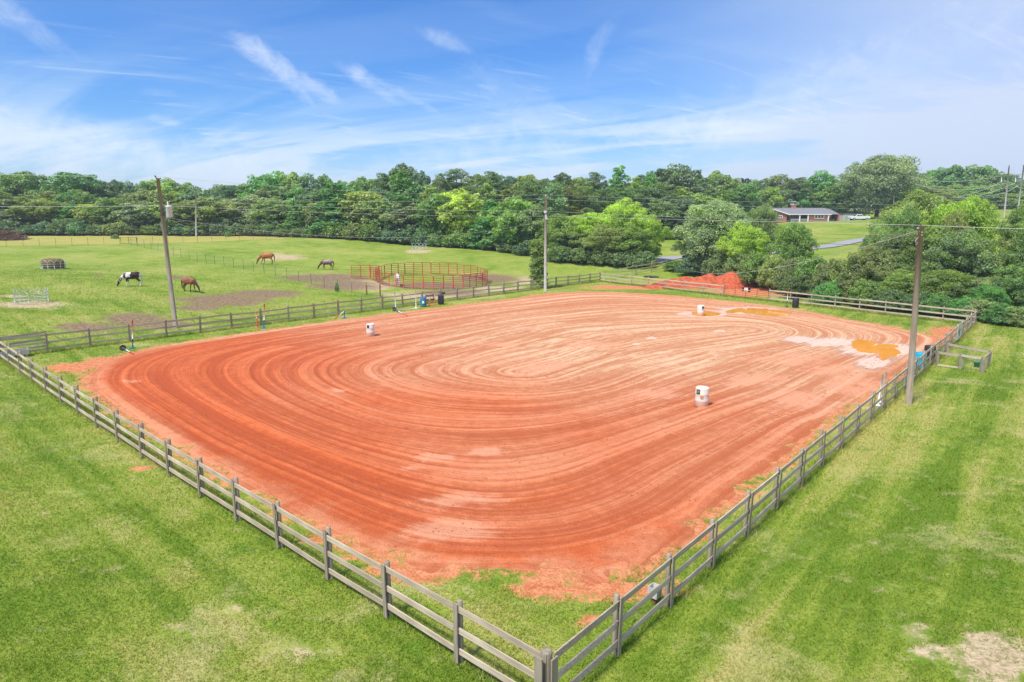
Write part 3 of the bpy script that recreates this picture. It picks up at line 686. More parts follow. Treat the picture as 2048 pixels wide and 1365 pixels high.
# rusty gate with signs
ga, gb = Vector((*pt(sG0+.14), 0)), Vector((*pt(sG1-.14), 0)); gl = (gb-ga).length
gt = empty('pipe_gate', ga, math.atan2(gb.y-ga.y, gb.x-ga.x), 'rusty red pipe gate in the back fence with black and white signs on it', 'gate')
fr = MB()
for z_ in (.16, 1.16): fr.tube([(0, 0, z_), (gl, 0, z_)], .022, 6)
for x_ in (0, gl): fr.tube([(x_, 0, .14), (x_, 0, 1.18)], .025, 6)
fr.build('frame', M_rust, gt)
for k in range(4): MB().tube([(0, 0, .34+k*.19), (gl, 0, .34+k*.19)], .015, 6).build('rail', M_rust, gt)
for k in range(1, 4): MB().box((gl*k/4, 0, .66), (.05, .03, 1.02)).build('upright', M_rust, gt)
for k, (cx_, wx_, mt, zc, hh) in enumerate(((gl*.435, .26, M_sign_b, .96, .36), (gl*.48, .14, M_sign_w, 1.0, .26), (gl*.525, .18, M_sign_w, 1.0, .30), (gl*.58, .28, M_sign_b, .92, .46))):
    sg = MB().box((cx_, -.035-.004*k, zc), (wx_, .006, hh)).build('sign', mt, gt)
    if mt is M_sign_b: MB().box((cx_, -.041-.004*k, zc-.03), (wx_*.96, .004, .03)).build('lettering', M_sign_w, sg)
# wooden gate swung open at the far left corner
def wood_gate(a, b, H, label, name='wooden_gate', n=3):
    L = (b-a).length; r_ = empty(name, a, math.atan2(b.y-a.y, b.x-a.x), label, 'gate')
    for k in range(n): MB().box((L/2, 0, .25+k*(H-.33)/(n-1)), (L, .03, .13)).build('board', M_board, r_)
    for x_ in (.06, L-.06): MB().box((x_, -.031, H/2+.05), (.12, .03, H-.1)).build('upright', M_post, r_)
    return r_
cA = Vector((-31.3, 40.9, 0)); cB = at_z(100, 702)+Vector((-.5, .55, 0))
wood_gate(cA, Vector((cB.x, cB.y, 0)), 1.2, 'wooden board gate folded back behind the fence at the far left corner')
tr = empty('trough', gp(28, 716), R(45), 'white rectangular water trough beside the gate at the far left corner', 'trough')
MB().box((0, 0, .2), (1.5, .6, .04)).box((0, .29, .32), (1.5, .03, .3)).box((0, -.29, .32), (1.5, .03, .3)).box((.74, 0, .32), (.03, .56, .3)).box((-.74, 0, .32), (.03, .56, .3)).build('basin', M_concrete, tr)
for sx_ in (-.6, .6): MB().box((sx_, 0, .09), (.1, .5, .18)).build('leg', M_concrete, tr)
# rope on the left fence
rp = [at_z(111, 674, 1.05), at_z(128, 680, .92), at_z(145, 683.5, .8), at_z(162, 680, .9), at_z(180, 665, 1.15)]
tag(MB().tube(rp, .016, 5).build('rope', M_cabled), 'dark rope sagging from the top board of the left pasture fence', 'rope')
# low pen beside the right fence
pp = [at_z(1873, 733), at_z(1919, 739), at_z(1963, 746), at_z(1977, 732), at_z(1893, 715)]
pen = empty('low_pen', pp[0], 0, 'low square grey wooden pen standing on the grass against the right fence', 'pen')
for i, p in enumerate(pp):
    w_ = .2 if i in (1, 2) else .13
    MB().box(p-pp[0]+Vector((0, 0, .43)), (w_, .12, .9), R(-8)).build('post', M_post, pen)
for a_, b_, z_, h_ in ((0, 1, .8, .13), (1, 2, .8, .13), (2, 3, .8, .13), (4, 3, .8, .13), (0, 1, .1, .09)):
    MB().beam(pp[a_]-pp[0]+Vector((0, -.07, z_)), pp[b_]-pp[0]+Vector((0, -.07, z_)), .03, h_).build('board', M_board, pen)
mb = MB()
for a_, b_ in ((1, 2), (2, 3), (4, 3)):
    for k in range(7):
        z_ = .1+k*.1; mb.tube([pp[a_]-pp[0]+Vector((0, 0, z_)), pp[b_]-pp[0]+Vector((0, 0, z_))], .003, 4)
    for k in range(12):
        q_ = pp[a_]+(pp[b_]-pp[a_])*(k+.5)/12-pp[0]; mb.tube([q_+Vector((0, 0, .05)), q_+Vector((0, 0, .75))], .003, 4)
mb.build('wire_mesh', M_wire, pen)
bk = empty('bucket', at_z(1953, 735), 0, 'small green bucket inside the low wooden pen', 'bucket')
MB().lathe([(.001, .01), (.13, .01), (.17, .3), (.185, .3), (.185, .32), (.165, .32), (.125, .03), (.001, .03)], 16).build('body', M_green, bk)
MB().tube([(.17*math.cos(t_), 0, .3+.13*math.sin(t_)) for t_ in np.linspace(0, math.pi, 9)], .006, 5).build('handle', M_wire, bk)
# board fence and gate beyond the far corner
b1, b2 = gp(1240, 556), gp(1333, 539.5)
board_fence('rail_fence', line_pts((b1.x, b1.y), (b2.x, b2.y), 2.6, 2.6), 'short pale board fence beyond the far corner, leading to the road', side=1, batten=False, H=1.3)
mg0 = gp(1206, 566); mg0 = Vector((FENCE_F[0]+.6, FENCE_F[1]+.2, 0)); mg1 = Vector((b1.x-.3, b1.y, tz(b1.x, b1.y)))
L = (mg1-mg0).length; mgt = empty('metal_gate', mg0, math.atan2(mg1.y-mg0.y, mg1.x-mg0.x), 'thin grey metal gate between the far arena corner and the short board fence', 'gate')
fr = MB(); sl_ = (mg1.z-mg0.z)
for z_ in (.2, 1.2): fr.tube([(0, 0, z_), (L, 0, z_+sl_)], .022, 6)
for x_ in (0, L): fr.tube([(x_, 0, .15+sl_*x_/L), (x_, 0, 1.25+sl_*x_/L)], .025, 6)
fr.build('frame', M_galv, mgt)
for k in range(4): MB().tube([(0, 0, .4+k*.2), (L, 0, .4+k*.2+sl_)], .014, 5).build('rail', M_galv, mgt)

# wire fences on steel posts
tp = MB().box((0, 0, .68), (.035, .012, 1.4)).box((0, .015, .68), (.01, .025, 1.4)).mesh('post', M_tpost)
tcap = MB().lathe([(.001, 1.34), (.03, 1.34), (.032, 1.44), (.018, 1.47), (.001, 1.48)], 8).mesh('cap', M_cap)
def wire_fence(pts, label, skip=()):
    P = [Vector((x, y, tz(x, y))) for x, y in pts]; root = empty('wire_fence', P[0], 0, label, 'fence')
    for i, p in enumerate(P):
        if i in skip: continue
        po = place('post', tp, root, p-P[0], random.uniform(0, 3)); po.rotation_euler[0] = random.uniform(-.04, .04); place('cap', tcap, po)
    mb = MB()
    for z_ in (.25, .5, .75, 1.0, 1.25):
        mb.tube([p-P[0]+Vector((0, 0, z_)) for p in P], .008, 3, cap=False)
    mb.build('wire', M_wire, root); return root
wa, wb = gp(263, 492), gp(704, 587)
pts_ = [(wa.x+(wb.x-wa.x)*i/23, wa.y+(wb.y-wa.y)*i/23) for i in range(24)]
wire_fence(pts_, 'wire fence on steel posts with pale caps running diagonally through the pasture')
wl0, wl1 = gp(-20, 495), gp(240, 490); wire_fence([(wl0.x+(wl1.x-wl0.x)*i/8, wl0.y+(wl1.y-wl0.y)*i/8) for i in range(9)], 'wire fence on steel posts along the yellow field, left of the pasture gate')
wr0, wr1 = gp(275, 489), gp(585, 478); wire_fence([(wr0.x+(wr1.x-wr0.x)*i/11, wr0.y+(wr1.y-wr0.y)*i/11) for i in range(12)], 'wire fence on steel posts along the yellow field, right of the pasture gate')
def tube_gate(a, b, label, mat, H=1.15):
    L = math.hypot(b.x-a.x, b.y-a.y); g_ = empty('metal_gate', a, math.atan2(b.y-a.y, b.x-a.x), label, 'gate'); s_ = b.z-a.z
    fr = MB()
    for z_ in (.2, H): fr.tube([(0, 0, z_), (L, 0, z_+s_)], .03, 6)
    for x_ in (0, L/2, L): fr.tube([(x_, 0, .1+s_*x_/L), (x_, 0, H+.1+s_*x_/L)], .035, 6)
    fr.build('frame', mat, g_)
    for k in range(3): MB().tube([(0, 0, .42+k*.22), (L, 0, .42+k*.22+s_)], .015, 5).build('rail', mat, g_)
tube_gate(gp(242, 490), gp(274, 489), 'dark tubular pasture gate at the edge of the yellow field, left of the leaning pole', M_tpost)
tube_gate(gp(587, 477), gp(608, 476.5), 'small dark gate at the right end of the yellow field, under the trees', M_tpost)
# wooden sorting rail by the round pen
sr = [gp(733.5, 591), gp(760.5, 594)]
srt = empty('rail_post_pair', sr[0], 0, 'pair of brown wooden posts with one rail left of the round pen', 'fence')
for p in sr: MB().lathe([(.08, -.1), (.08, 1.35), (.001, 1.38)], 8).build('post', M_newpost, srt).location = p-sr[0]
MB().beam(Vector((0, -.1, 1.2)), sr[1]-sr[0]+Vector((0, -.1, 1.2)), .04, .13).build('board', M_board, srt)

# ---------------------------------------------------------------- round pen of red panels
def panel_meshes():
    L, H = 3.55, 1.62
    fr = MB(); c_ = .16
    pts = [(0, 0, .02), (0, 0, H-c_), (.05, 0, H-.05), (c_, 0, H), (L-c_, 0, H), (L-.05, 0, H-.05), (L, 0, H-c_), (L, 0, .02)]
    fr.tube(pts, .036, 6)
    return fr.mesh('frame', M_rust), [MB().tube([(0, 0, z_), (L, 0, z_)], .026, 5).mesh('rail', M_rust) for z_ in (.20, .42, .64, .88, 1.12, 1.37)], MB().box((0, 0, .83), (.10, .03, 1.55)).mesh('upright', M_red)
PF, PR_, PU = panel_meshes()
def panel(p, rz, label):
    r_ = empty('corral_panel', p, rz, label, 'corral panel', 'red steel panels of the round pen')
    place('frame', PF, r_)
    for m_ in PR_: place('rail', m_, r_)
    for x_ in (1.18, 2.36): place('upright', PU, r_, (x_, 0, 0))
    return r_
pc = Vector((-10.0, 85.6, 0)); PRAD = 6.95; NP = 12
names = ['at the right end, first behind the end', 'in the back row, second from its right end', 'in the back row, middle-right', 'in the back row, behind the white horse', 'in the back row, left of the white horse',
         'on the left side, rear', 'on the left side, front', 'in the front row, in front of the white horse', 'in the front row, just right of the white horse', 'in the front row, above the black barrel', 'in the front row, towards the right end', 'at the right end, front corner']
for k in range(NP):
    a0 = 2*math.pi*k/NP+R(8); a1 = 2*math.pi*(k+1)/NP+R(8)
    p0 = pc+Vector((math.cos(a0), math.sin(a0), 0))*PRAD; p1 = pc+Vector((math.cos(a1), math.sin(a1), 0))*PRAD
    p0.z = min(tz(p0.x, p0.y), tz(p1.x, p1.y)); panel(p0, math.atan2(p1.y-p0.y, p1.x-p0.x), 'red round pen panel '+names[k])
e0 = gp(703, 557); panel(e0, R(-2), 'loose red panel standing alone left of the round pen')
e1 = gp(737, 560); panel(e1+Vector((.3, 0, 0)), R(-62), 'red panel angled edge-on between the loose panel and the round pen')
ty = MB(); ty.lathe([(.2, .02), (.2, .18), (.24, .22), (.34, .22), (.38, .17), (.38, .05), (.34, 0), (.22, 0), (.2, .02)], 18)
o = ty.build('tyre', M_black); o.location = gp(884, 589); tag(o, 'black tyre lying on the ground between the fence and the round pen', 'tyre')

# ---------------------------------------------------------------- barrels, poles and small gear
def barrel(px, py, mat, label, lid=None, patch=None, name='barrel', d=.59, H=.88):
    p = at_z(px, py); r_ = empty(name, (p.x, p.y, .03), random.uniform(0, 6), label, 'barrel'); r = d/2
    MB().lathe([(.001, 0), (r*.93, 0), (r, .04), (r, .27), (r*1.025, .29), (r, .31), (r, .57), (r*1.025, .59), (r, .61), (r, H-.05), (r*.97, H-.01), (r*.9, H), (r*.88, H-.02), (.001, H-.02)], 28).build('body', mat, r_)
    for s_ in (-1, 1): MB().lathe([(.035, H-.02), (.035, H), (.001, H)], 10, (s_*r*.6, 0, 0)).build('bung', lid or mat, r_)
    rz = math.atan2(-p.y, -p.x)-r_.rotation_euler.z
    for (a, w_, z0, z1, mt, nm) in (patch or []):
        mb = MB(); n_ = 6; rr = r*1.03
        vs = []
        for i in range(n_+1):
            t_ = rz+a-w_/2+w_*i/n_
            for zz_ in (z0, z1):
                for k_ in (0, .004): vs.append(((rr+k_)*math.cos(t_), (rr+k_)*math.sin(t_), zz_))
        fs = []
        for i in range(n_):
            q_ = 4*i; fs += [(q_+1, q_+5, q_+7, q_+3), (q_, q_+2, q_+6, q_+4), (q_, q_+4, q_+5, q_+1), (q_+2, q_+3, q_+7, q_+6)]
        fs += [(0, 1, 3, 2), (4*n_, 4*n_+2, 4*n_+3, 4*n_+1)]
        mb.add(vs, fs).build(nm, mt, r_)
    return r_
M_grn = simple('label_green', (.18, .42, .08), .5); M_lab = simple('label_dark', (.045, .05, .035), .5); M_labr = simple('label_maroon', (.16, .03, .03), .5); M_org = simple('label_orange', (.75, .28, .14), .6)
barrel(1403, 814, M_white, 'white barrel nearest the viewer, with a dark and green square label', patch=[(-.62, .62, .60, .82, M_lab, 'label'), (-.60, .38, .67, .77, M_grn, 'emblem'), (-.02, .5, .46, .54, M_org, 'lettering'), (-.02, .42, .40, .43, M_grn, 'lettering')])
barrel(741.5, 673, M_white, 'white plastic barrel on the left of the arena with a dark maroon label', patch=[(-.62, .62, .60, .82, M_lab, 'label'), (-.60, .3, .67, .77, M_labr, 'emblem')])
barrel(1401, 632, M_white, 'white plastic barrel standing in the muddy puddle at the back of the arena', patch=[(.62, .6, .60, .82, M_lab, 'label')])
barrel(846.8, 614, M_blue, 'blue plastic barrel with a white label by the pasture fence', patch=[(-.05, .65, .32, .56, M_sign_w, 'label')])
barrel(882, 609.5, M_black, 'black plastic barrel by the pasture fence, right of the blue one')
barrel(1590.5, 616, M_black, 'black plastic barrel in front of the back fence, right of the rusty gate')
barrel(1838, 737, M_cyan, 'bright blue barrel against the right fence behind the tall pole')
barrel(1857.5, 722, M_black, 'black barrel against the right fence, behind the bright blue one')
def bend_pole(p, top, cols, label, base=M_black, r=.035, H=1.83, baseR=.2, name='bending_pole', cat='pole'):
    """upright or fallen pole with coloured bands on a round foot"""
    r_ = empty(name, p, 0, label, cat); d = (Vector(top)-Vector(p)); L = d.length; d.normalize()
    if base: 
        bb = MB(); n_ = 16; a = d.orthogonal().normalized(); b_ = d.cross(a)
        ring = lambda rr, z_: [d*z_+(a*math.cos(6.2832*k/n_)+b_*math.sin(6.2832*k/n_))*rr for k in range(n_)]
        vs = ring(baseR, 0)+ring(baseR, .035)+ring(.06, .07)+ring(.045, .16); fs = []
        for i in range(3): fs += [(i*n_+k, i*n_+(k+1) % n_, (i+1)*n_+(k+1) % n_, (i+1)*n_+k) for k in range(n_)]
        fs.append(tuple(range(n_))[::-1]); bb.add(vs, fs, False).build('foot', base, r_)
    z0 = .03
    for (m_, fr_) in cols:
        z1 = z0+(L-.03)*fr_; MB().tube([d*z0, d*z1], r, 10).build('band', m_, r_); z0 = z1
    return r_
def upr(px, py, pytop, dpx=0, **kw):
    p = at_z(px, py); t_ = at_y(px+dpx, pytop, p.y); return p, t_
RWB = [(M_bluep, .33), (M_whitep, .34), (M_red, .33)]; TW = [(M_teal, .33), (M_whitep, .35), (M_red, .32)]
p, t_ = upr(265.6, 697, 641, -1); bend_pole(p, t_, TW, 'upright red, white and teal pole on a foot at the left end of the arena', M_teal)
p, t_ = upr(527.6, 657, 608, 1.5); bend_pole(p, t_, RWB, 'tall red, white and blue pole beside the pasture fence', M_bluep)
p, t_ = upr(1573.5, 615, 577, 3); bend_pole(p, t_, [(M_teal, .36), (M_whitep, .36), (M_orange, .28)], 'orange-topped white and teal pole by the back fence, left of the black barrel')
p, t_ = upr(791.4, 618, 584, -2); bend_pole(p, t_, [(M_whitep, 1)], 'thin white pole by the pasture fence, just above the fallen pole', M_whitep, r=.03, baseR=.12)
p, t_ = upr(832, 617, 579, -.5); bend_pole(p, t_, [(M_whitep, 1)], 'thin white pole by the pasture fence, left of the blue barrel', M_whitep, r=.03, baseR=.15)
def fallen(p0, p1, cols, label, base=M_black, Rb=.2):
    a = at_z(*p0); b_ = at_z(*p1); a.z = Rb*.95; b_.z = .05; return bend_pole(a, b_, cols, label, base, baseR=Rb)
fallen((246, 702), (267, 710), RWB, 'fallen pole with its black foot on edge at the left end of the arena')
fallen((789, 623), (815, 633.5), RWB, 'fallen red, white and blue pole with a dark foot beside the pasture fence')
p, t_ = upr(689, 637, 623); st = bend_pole(p, t_, [(M_bluep, 1)], 'blue pole stump on a foot with a broken red and white pole leaning on it', M_bluep)
a = at_z(669, 639.5); MB().tube([(t_-p)+Vector((-.05, 0, 0)), (t_-p)*.45+(a-p)*.55+Vector((0, 0, 0))], .033, 10).build('band', M_whitep, st); MB().tube([(t_-p)*.45+(a-p)*.55, (a-p)+Vector((0, 0, .03))], .033, 10).build('band', M_red, st)
def delineator(px, py, pytop, label, dpx=0):
    p, t_ = upr(px, py, pytop, dpx); H = (t_-p).length; r_ = empty('delineator_post', p, 0, label, 'delineator')
    MB().lathe([(.2, 0), (.2, .04), (.09, .06), (.055, .12), (.05, H*.8), (.045, H*.97), (.001, H)], 14).build('body', M_orange, r_)
    for k in (.62, .76): MB().lathe([(.0535, H*k), (.0535, H*(k+.06))], 14).build('reflective_band', M_sign_w, r_)
delineator(514.7, 657, 624, 'orange-red marker post left of the tall red, white and blue pole', 1.2)
delineator(860, 612, 592, 'orange-red marker post just right of the blue barrel', .5)
delineator(869.5, 610.5, 586, 'taller orange-red marker post left of the black barrel', .3)
delineator(1888, 689, 666, 'orange and white marker post inside the right fence, left of the white sign', 1)
# dark plank rack between the markers
a, b_ = at_z(852, 608), at_z(868, 606.5); rk = empty('plank_rack', a, math.atan2(b_.y-a.y, b_.x-a.x), 'low dark plank rack between the blue barrel and the marker posts', 'rack'); L = (b_-a).length
for z_ in (.35, .75): MB().box((L/2, 0, z_), (L, .06, .16)).build('plank', M_black, rk)
for x_ in (.05, L-.05): MB().box((x_, .05, .45), (.07, .04, .9)).build('leg', M_black, rk)
a, b_ = at_z(798, 622.5), at_z(838, 617.5); a.z = b_.z = .04
tag(MB().tube([a, b_], .035, 8).build('ground_pole', M_whitep), 'white pole lying flat in the grass left of the blue barrel', 'pole')
pf, tf = at_z(1755.5, 812), at_z(1762.5, 797)
for (px, py, tx, ty_, lb) in ((1755.5, 812, 1766, 748, 'white pipe leaning on the right fence, the left one of two'), (1761.5, 806, 1773.5, 743, 'white pipe leaning on the right fence, the right one of two')):
    p = at_z(px, py, .03); t_ = at_y(tx, ty_, p.y); bend_pole(p, t_, [(M_whitep, 1)], lb, M_whitep, r=.033, baseR=.13)
# white feeder bucket on a stump
p = at_z(1309, 1206); wbk = empty('feeder', p, R(48), 'white square feeder on a short brown block inside the near right fence', 'feeder')
MB().box((0, 0, .08), (.12, .12, .18)).build('block', M_newpost, wbk)
MB().add([(sx_*(.12+.02*k), sy_*(.12+.02*k), .17+.27*k) for k in (0, 1) for sy_ in (-1, 1) for sx_ in (-1, 1)]+[(sx_*(.10+.02*k), sy_*(.10+.02*k), .20+.24*k) for k in (0, 1) for sy_ in (-1, 1) for sx_ in (-1, 1)],
    [(0, 1, 5, 4), (2, 6, 7, 3), (0, 4, 6, 2), (1, 3, 7, 5), (0, 2, 3, 1), (8, 12, 13, 9), (10, 11, 15, 14), (8, 10, 14, 12), (9, 13, 15, 11), (8, 9, 11, 10), (4, 5, 13, 12), (6, 14, 15, 7), (4, 12, 14, 6), (5, 7, 15, 13)]).build('bin', M_binw, wbk); wbk.scale = (.85, .85, .9)
# metal sign hung on the right fence
dR = Vector((FENCE_R[0]-FENCE_N[0], FENCE_R[1]-FENCE_N[1], 0)).normalized(); nR = Vector((dR.y, -dR.x, 0))
best = min(np.arange(30, 55, .05), key=lambda s_: abs((FENCE_N[0]+dR.x*s_)/((FENCE_N[1]+dR.y*s_)*math.cos(PITCH)+(CH-.6)*math.sin(PITCH))*F+CX-1913))
sg = empty('sign', Vector((*FENCE_N, 0))+dR*best+nR*.14, math.atan2(dR.y, dR.x), 'pale metal panel sign with dark marks hanging on the far right fence', 'sign')
MB().box((0, 0, .80), (1.7, .02, 1.05)).build('sheet', M_transf, sg)
for x_, z_, w2, h2 in ((-.3, .85, .3, .3), (.15, .62, .25, .34), (.5, .85, .2, .12)): MB().box((x_, -.014, z_), (w2, .006, h2)).build('marking', M_sign_b, sg)

# ---------------------------------------------------------------- hay rings, bale, brush pile, dirt pile
def hay_ring(p, rad, H, label, n=12):
    r_ = empty('hay_ring', p, random.uniform(0, 1), label, 'hay ring', 'galvanised hay rings in the pasture'); cir = lambda z_, k=32: [(rad*math.cos(6.2832*i/k), rad*math.sin(6.2832*i/k), z_) for i in range(k)]
    for z_ in (.06, .34, .62): MB().tube(cir(z_), .022, 5, closed=True).build('hoop', M_galv, r_)
    for i in range(n):
        a0, a1, am = 6.2832*i/n, 6.2832*(i+1)/n, 6.2832*(i+.5)/n; P_ = lambda a_, z_: (rad*math.cos(a_), rad*math.sin(a_), z_)
        MB().tube([P_(a0, .04), P_(a0, H*.72), P_(am-.03, H), P_(am+.03, H), P_(a1, H*.72)], .02, 5).build('arch', M_galv, r_)
    return r_
hay_ring(gp(64, 605), 1.2, 1.12, 'large empty silver hay ring on bare dirt at the far left of the pasture')
hp = gp(107, 538); hay_ring(hp, 1.30, 1.10, 'silver hay ring with a dark hay bale in it')
hay_ring(gp(838, 499.5), 1.30, 1.15, 'distant silver hay ring in the middle of the far pasture')
mb = MB(); nn = 26; prof_ = [(.98, 0), (1.12, .12), (1.16, .5), (1.15, .9), (1.0, 1.14), (.75, 1.22), (.5, 1.16), (.2, 1.02), (.001, 1.0)]
vs = []; fs = []
for i, (r_, z_) in enumerate(prof_):
    for k in range(nn):
        j = 1+random.uniform(-.05, .05); vs.append((r_*j*math.cos(6.2832*k/nn), r_*j*math.sin(6.2832*k/nn), z_+random.uniform(-.04, .04)*(i > 0)))
for i in range(len(prof_)-1):
    for k in range(nn): fs.append((i*nn+k, i*nn+(k+1) % nn, (i+1)*nn+(k+1) % nn, (i+1)*nn+k))
mb.add(vs, fs, True); o = mb.build('hay_bale', M_hay); o.location = hp; tag(o, 'dark brown round hay bale sitting inside the silver hay ring', 'hay bale')
bp_ = gp(15, 480); mb = MB()
for i in range(420):
    a = random.uniform(0, 6.28); rr = 3.6*random.random()**.6; z_ = (1-(rr/3.8)**2)*random.uniform(.1, 1.9); d = Vector((random.gauss(0, 1), random.gauss(0, 1), random.gauss(0, .3))).normalized()*random.uniform(.4, 1.3)
    c_ = Vector((rr*math.cos(a), rr*math.sin(a)*.6, z_)); mb.tube([c_-d, c_+d*.2+Vector((0, 0, random.uniform(-.1, .1))), c_+d], random.uniform(.02, .06), 4)
o = mb.build('brush_pile', M_stick); o.location = bp_; tag(o, 'heap of reddish brown cut branches at the far left edge of the yellow field', 'brush pile')
# red dirt pile
M_dirt = simple('fresh_red_dirt', (.50, .105, .042), .95, var=.45, scale=2.2, bump=1.)
c0 = gp(1430, 572); xs2 = np.arange(-10.5, 11, .16); ys2 = np.arange(-4.2, 4.6, .16); X, Y = np.meshgrid(xs2, ys2, indexing='ij'); Z = np.zeros_like(X)
for px, ptop, ww in ((1449, 541, 2.6), (1468, 549, 2.2), (1410, 544, 2.3), (1392, 548, 2.2), (1365, 548, 2.2), (1340, 552, 2.0), (1318, 558, 2.0), (1490, 556, 2.2), (1515, 563, 2.4), (1425, 552, 2.0)):
    cx_ = (px-CX)/F*c0.y*1.02-c0.x; hh = (at_y(px, ptop, c0.y+.5).z-c0.z+.1)*(.92 if px < 1480 else .6)
    r2 = ((X-cx_)/ww)**2+((Y-.4*math.sin(px))/(ww*.95))**2; Z = np.maximum(Z, hh*np.clip(1.35-np.sqrt(r2+.08)*1.05, 0, 1))
Z = .88*Z*(.8+.4*fbm(X*.9, Y*.9, 3, 5))+(fbm(X*1.6, Y*1.6, 7, 5)-.5)*.20*sstep(0, .4, Z)-.06
idx = np.arange(X.size).reshape(X.shape); q = np.stack([idx[:-1, :-1], idx[1:, :-1], idx[1:, 1:], idx[:-1, 1:]], -1).reshape(-1, 4)
wz = terrain(X+c0.x, Y+c0.y)-c0.z
o = bpy.data.objects.new('dirt_pile', np_mesh('dirt_pile', np.stack([X, Y, Z+wz], -1).reshape(-1, 3), q, M_dirt, True)); col.objects.link(o); o.location = c0
tag(o, 'long heap of fresh red dirt behind the back fence', 'dirt pile')
lg = gp(1301, 556); o = MB().tube([(-.9, 0, .14), (0, .05, .16), (1.1, 0, .13)], [.14, .15, .12], 8).build('log', M_bark); o.location = lg; tag(o, 'short dark log lying in the grass left of the red dirt heap', 'log')

# ---------------------------------------------------------------- driveway
m, t, b = newmat('gravel'); tcg = t.new('ShaderNodeNewGeometry').outputs['Position']
t.put(b.inputs['Base Color'], t.mix(t.noise(tcg, 1.5, 6, .7), (.24, .23, .25), (.40, .39, .41))); M_gravel = m
def road(pxs, w, name):
    P = [gp(*q) for q in pxs]; P2 = []
    for i in range(len(P)-1):
        for k in range(8): P2.append(P[i].lerp(P[i+1], k/8))
    P2.append(P[-1]); mb = MB(); vs = []; fs = []
    for i, p in enumerate(P2):
        d = P2[min(i+1, len(P2)-1)]-P2[max(0, i-1)]; d.z = 0; d.normalize(); nn_ = Vector((-d.y, d.x, 0))
        for s_ in (-1, -.33, .33, 1):
            v = p+nn_*s_*w/2; vs.append((v.x, v.y, tz(v.x, v.y)+.12))
    for i in range(len(P2)-1):
        for k in range(3): fs.append((i*4+k, i*4+k+1, i*4+5+k, i*4+4+k))
    mb.add(vs, fs, True); o = mb.build(name, M_gravel); tag(o, kind='structure')
road([(1290, 529), (1318, 521), (1340, 517), (1400, 513), (1500, 509), (1580, 505), (1640, 496), (1690, 487), (1730, 480), (1790, 462)], 4.2, 'driveway')

# ---------------------------------------------------------------- utility poles and wires
POLE = {}
def utility_pole(key, base, top, label, r0=.16, r1=.11, mat=M_pole, name='utility_pole'):
    r_ = empty(name, base, 0, label, 'utility pole'); d = top-base
    MB().tube([-d.normalized()*.3, d*.5, d], [r0, (r0+r1)/2, r1], 12).build('shaft', mat, r_)
    POLE[key] = (r_, base, top); return r_, d
b0 = at_z(351.5, 657); t0 = at_y(316, 357, b0.y)
M_pole2 = woodmat('grey_brown_pole_wood', (.25, .21, .16), (.46, .40, .32), 2, .7)
r_, d = utility_pole('left', b0, t0, 'leaning grey-brown utility pole with a grey transformer, standing in the pasture', .17, .12, M_pole2)
ca = at_y(330, 411, b0.y)-b0
MB().lathe([(.001, -.42), (.2, -.42), (.22, -.38), (.22, .34), (.235, .36), (.235, .40), (.12, .46), (.001, .47)], 20).build('transformer', M_transf, r_).location = at_y(336.5, 424, b0.y-.1)-b0+Vector((.12, -.1, 0))
tr_ = r_.children[-1]
MB().lathe([(.04, .42), (.06, .5), (.04, .55), (.065, .6), (.03, .72), (.001, .74)], 10, (-.05, 0, 0)).build('bushing', M_whitep, tr_)
for k in range(3): MB().tube([(.2, -.12+.12*k, .2), (.29, -.12+.12*k, .22)], .025, 6).build('terminal', M_galv, tr_)
q_ = at_y(327, 424, b0.y)-b0; MB().box(q_, (.52, .4, .1)).box(q_+Vector((0, 0, -.25)), (.42, .36, .06)).build('bracket', M_tpost, r_)
MB().tube([d*.985, d*1.0+Vector((-.18, 0, .12))], .035, 6).build('pin', M_tpost, r_); MB().lathe([(.03, 0), (.06, .06), (.03, .1), (.001, .13)], 8).build('insulator', M_tpost, r_).location = d+Vector((-.2, 0, .1))
b0 = gp(1090.5, 580); b0 = at_z(1090.5, 582.5); t0 = at_y(1091.5, 393, b0.y)
r_, d = utility_pole('mid', b0, t0, 'slim grey utility pole beside the leafy column at the far pasture fence', .17, .12, M_polegrey)
q_ = at_y(1091, 424, b0.y)-b0; MB().lathe([(.19, -.12), (.19, .12)], 10).build('band', M_transf, r_).location = q_
MB().box(q_+Vector((.05, -.2, -.6)), (.16, .12, .5)).build('box', M_transf, r_)
MB().lathe([(.03, 0), (.06, .06), (.03, .12), (.001, .16)], 8).build('insulator', M_whitep, r_).location = d
b0 = at_z(1817, 809); t0 = at_y(1842.5, 452, b0.y)
r_, d = utility_pole('right', b0, t0, 'tall brown wooden utility pole on the grass right of the arena fence', .135, .115)
for s_ in (-1, 1): MB().tube([d+Vector((0, 0, -.12)), d+Vector((s_*.16, 0, -.1))], .035, 8).build('insulator', M_whitep if s_ < 0 else M_rust, r_)
for k in (.3, .42): MB().lathe([(.03, 0), (.045, .03), (.001, .05)], 8).build('bolt', M_galv, r_).location = d+Vector((0, -.12, -k))
MB().tube([d+Vector((-.1, -.05, -.5)), d+Vector((-.22, -.08, -.62)), d+Vector((-.18, -.06, -.85)), d+Vector((-.1, -.04, -.7))], .012, 5).build('wire_loop', M_cable, r_)
def far_pole(px, pyb, pyt, y, label, key, r=.15, tilt=0, mat=M_polegrey):
    t0 = at_y(px+tilt, pyt, y); bb = at_y(px, pyb, y); z_ = tz(bb.x, y); bb = Vector((bb.x, y, z_)); return utility_pole(key, bb, t0, label, r, r*.8, mat)
far_pole(392, 470, 386, 140, 'thin pale utility pole in front of the wood, right of the leaning pole', 'p390')
far_pole(81, 440, 398, 150, 'thin pale utility pole in front of the wood near the far left', 'p79', .13)
far_pole(1788, 415, 391, 180, 'short pale pole top rising from the trees near the big oak', 'p1788', .17)
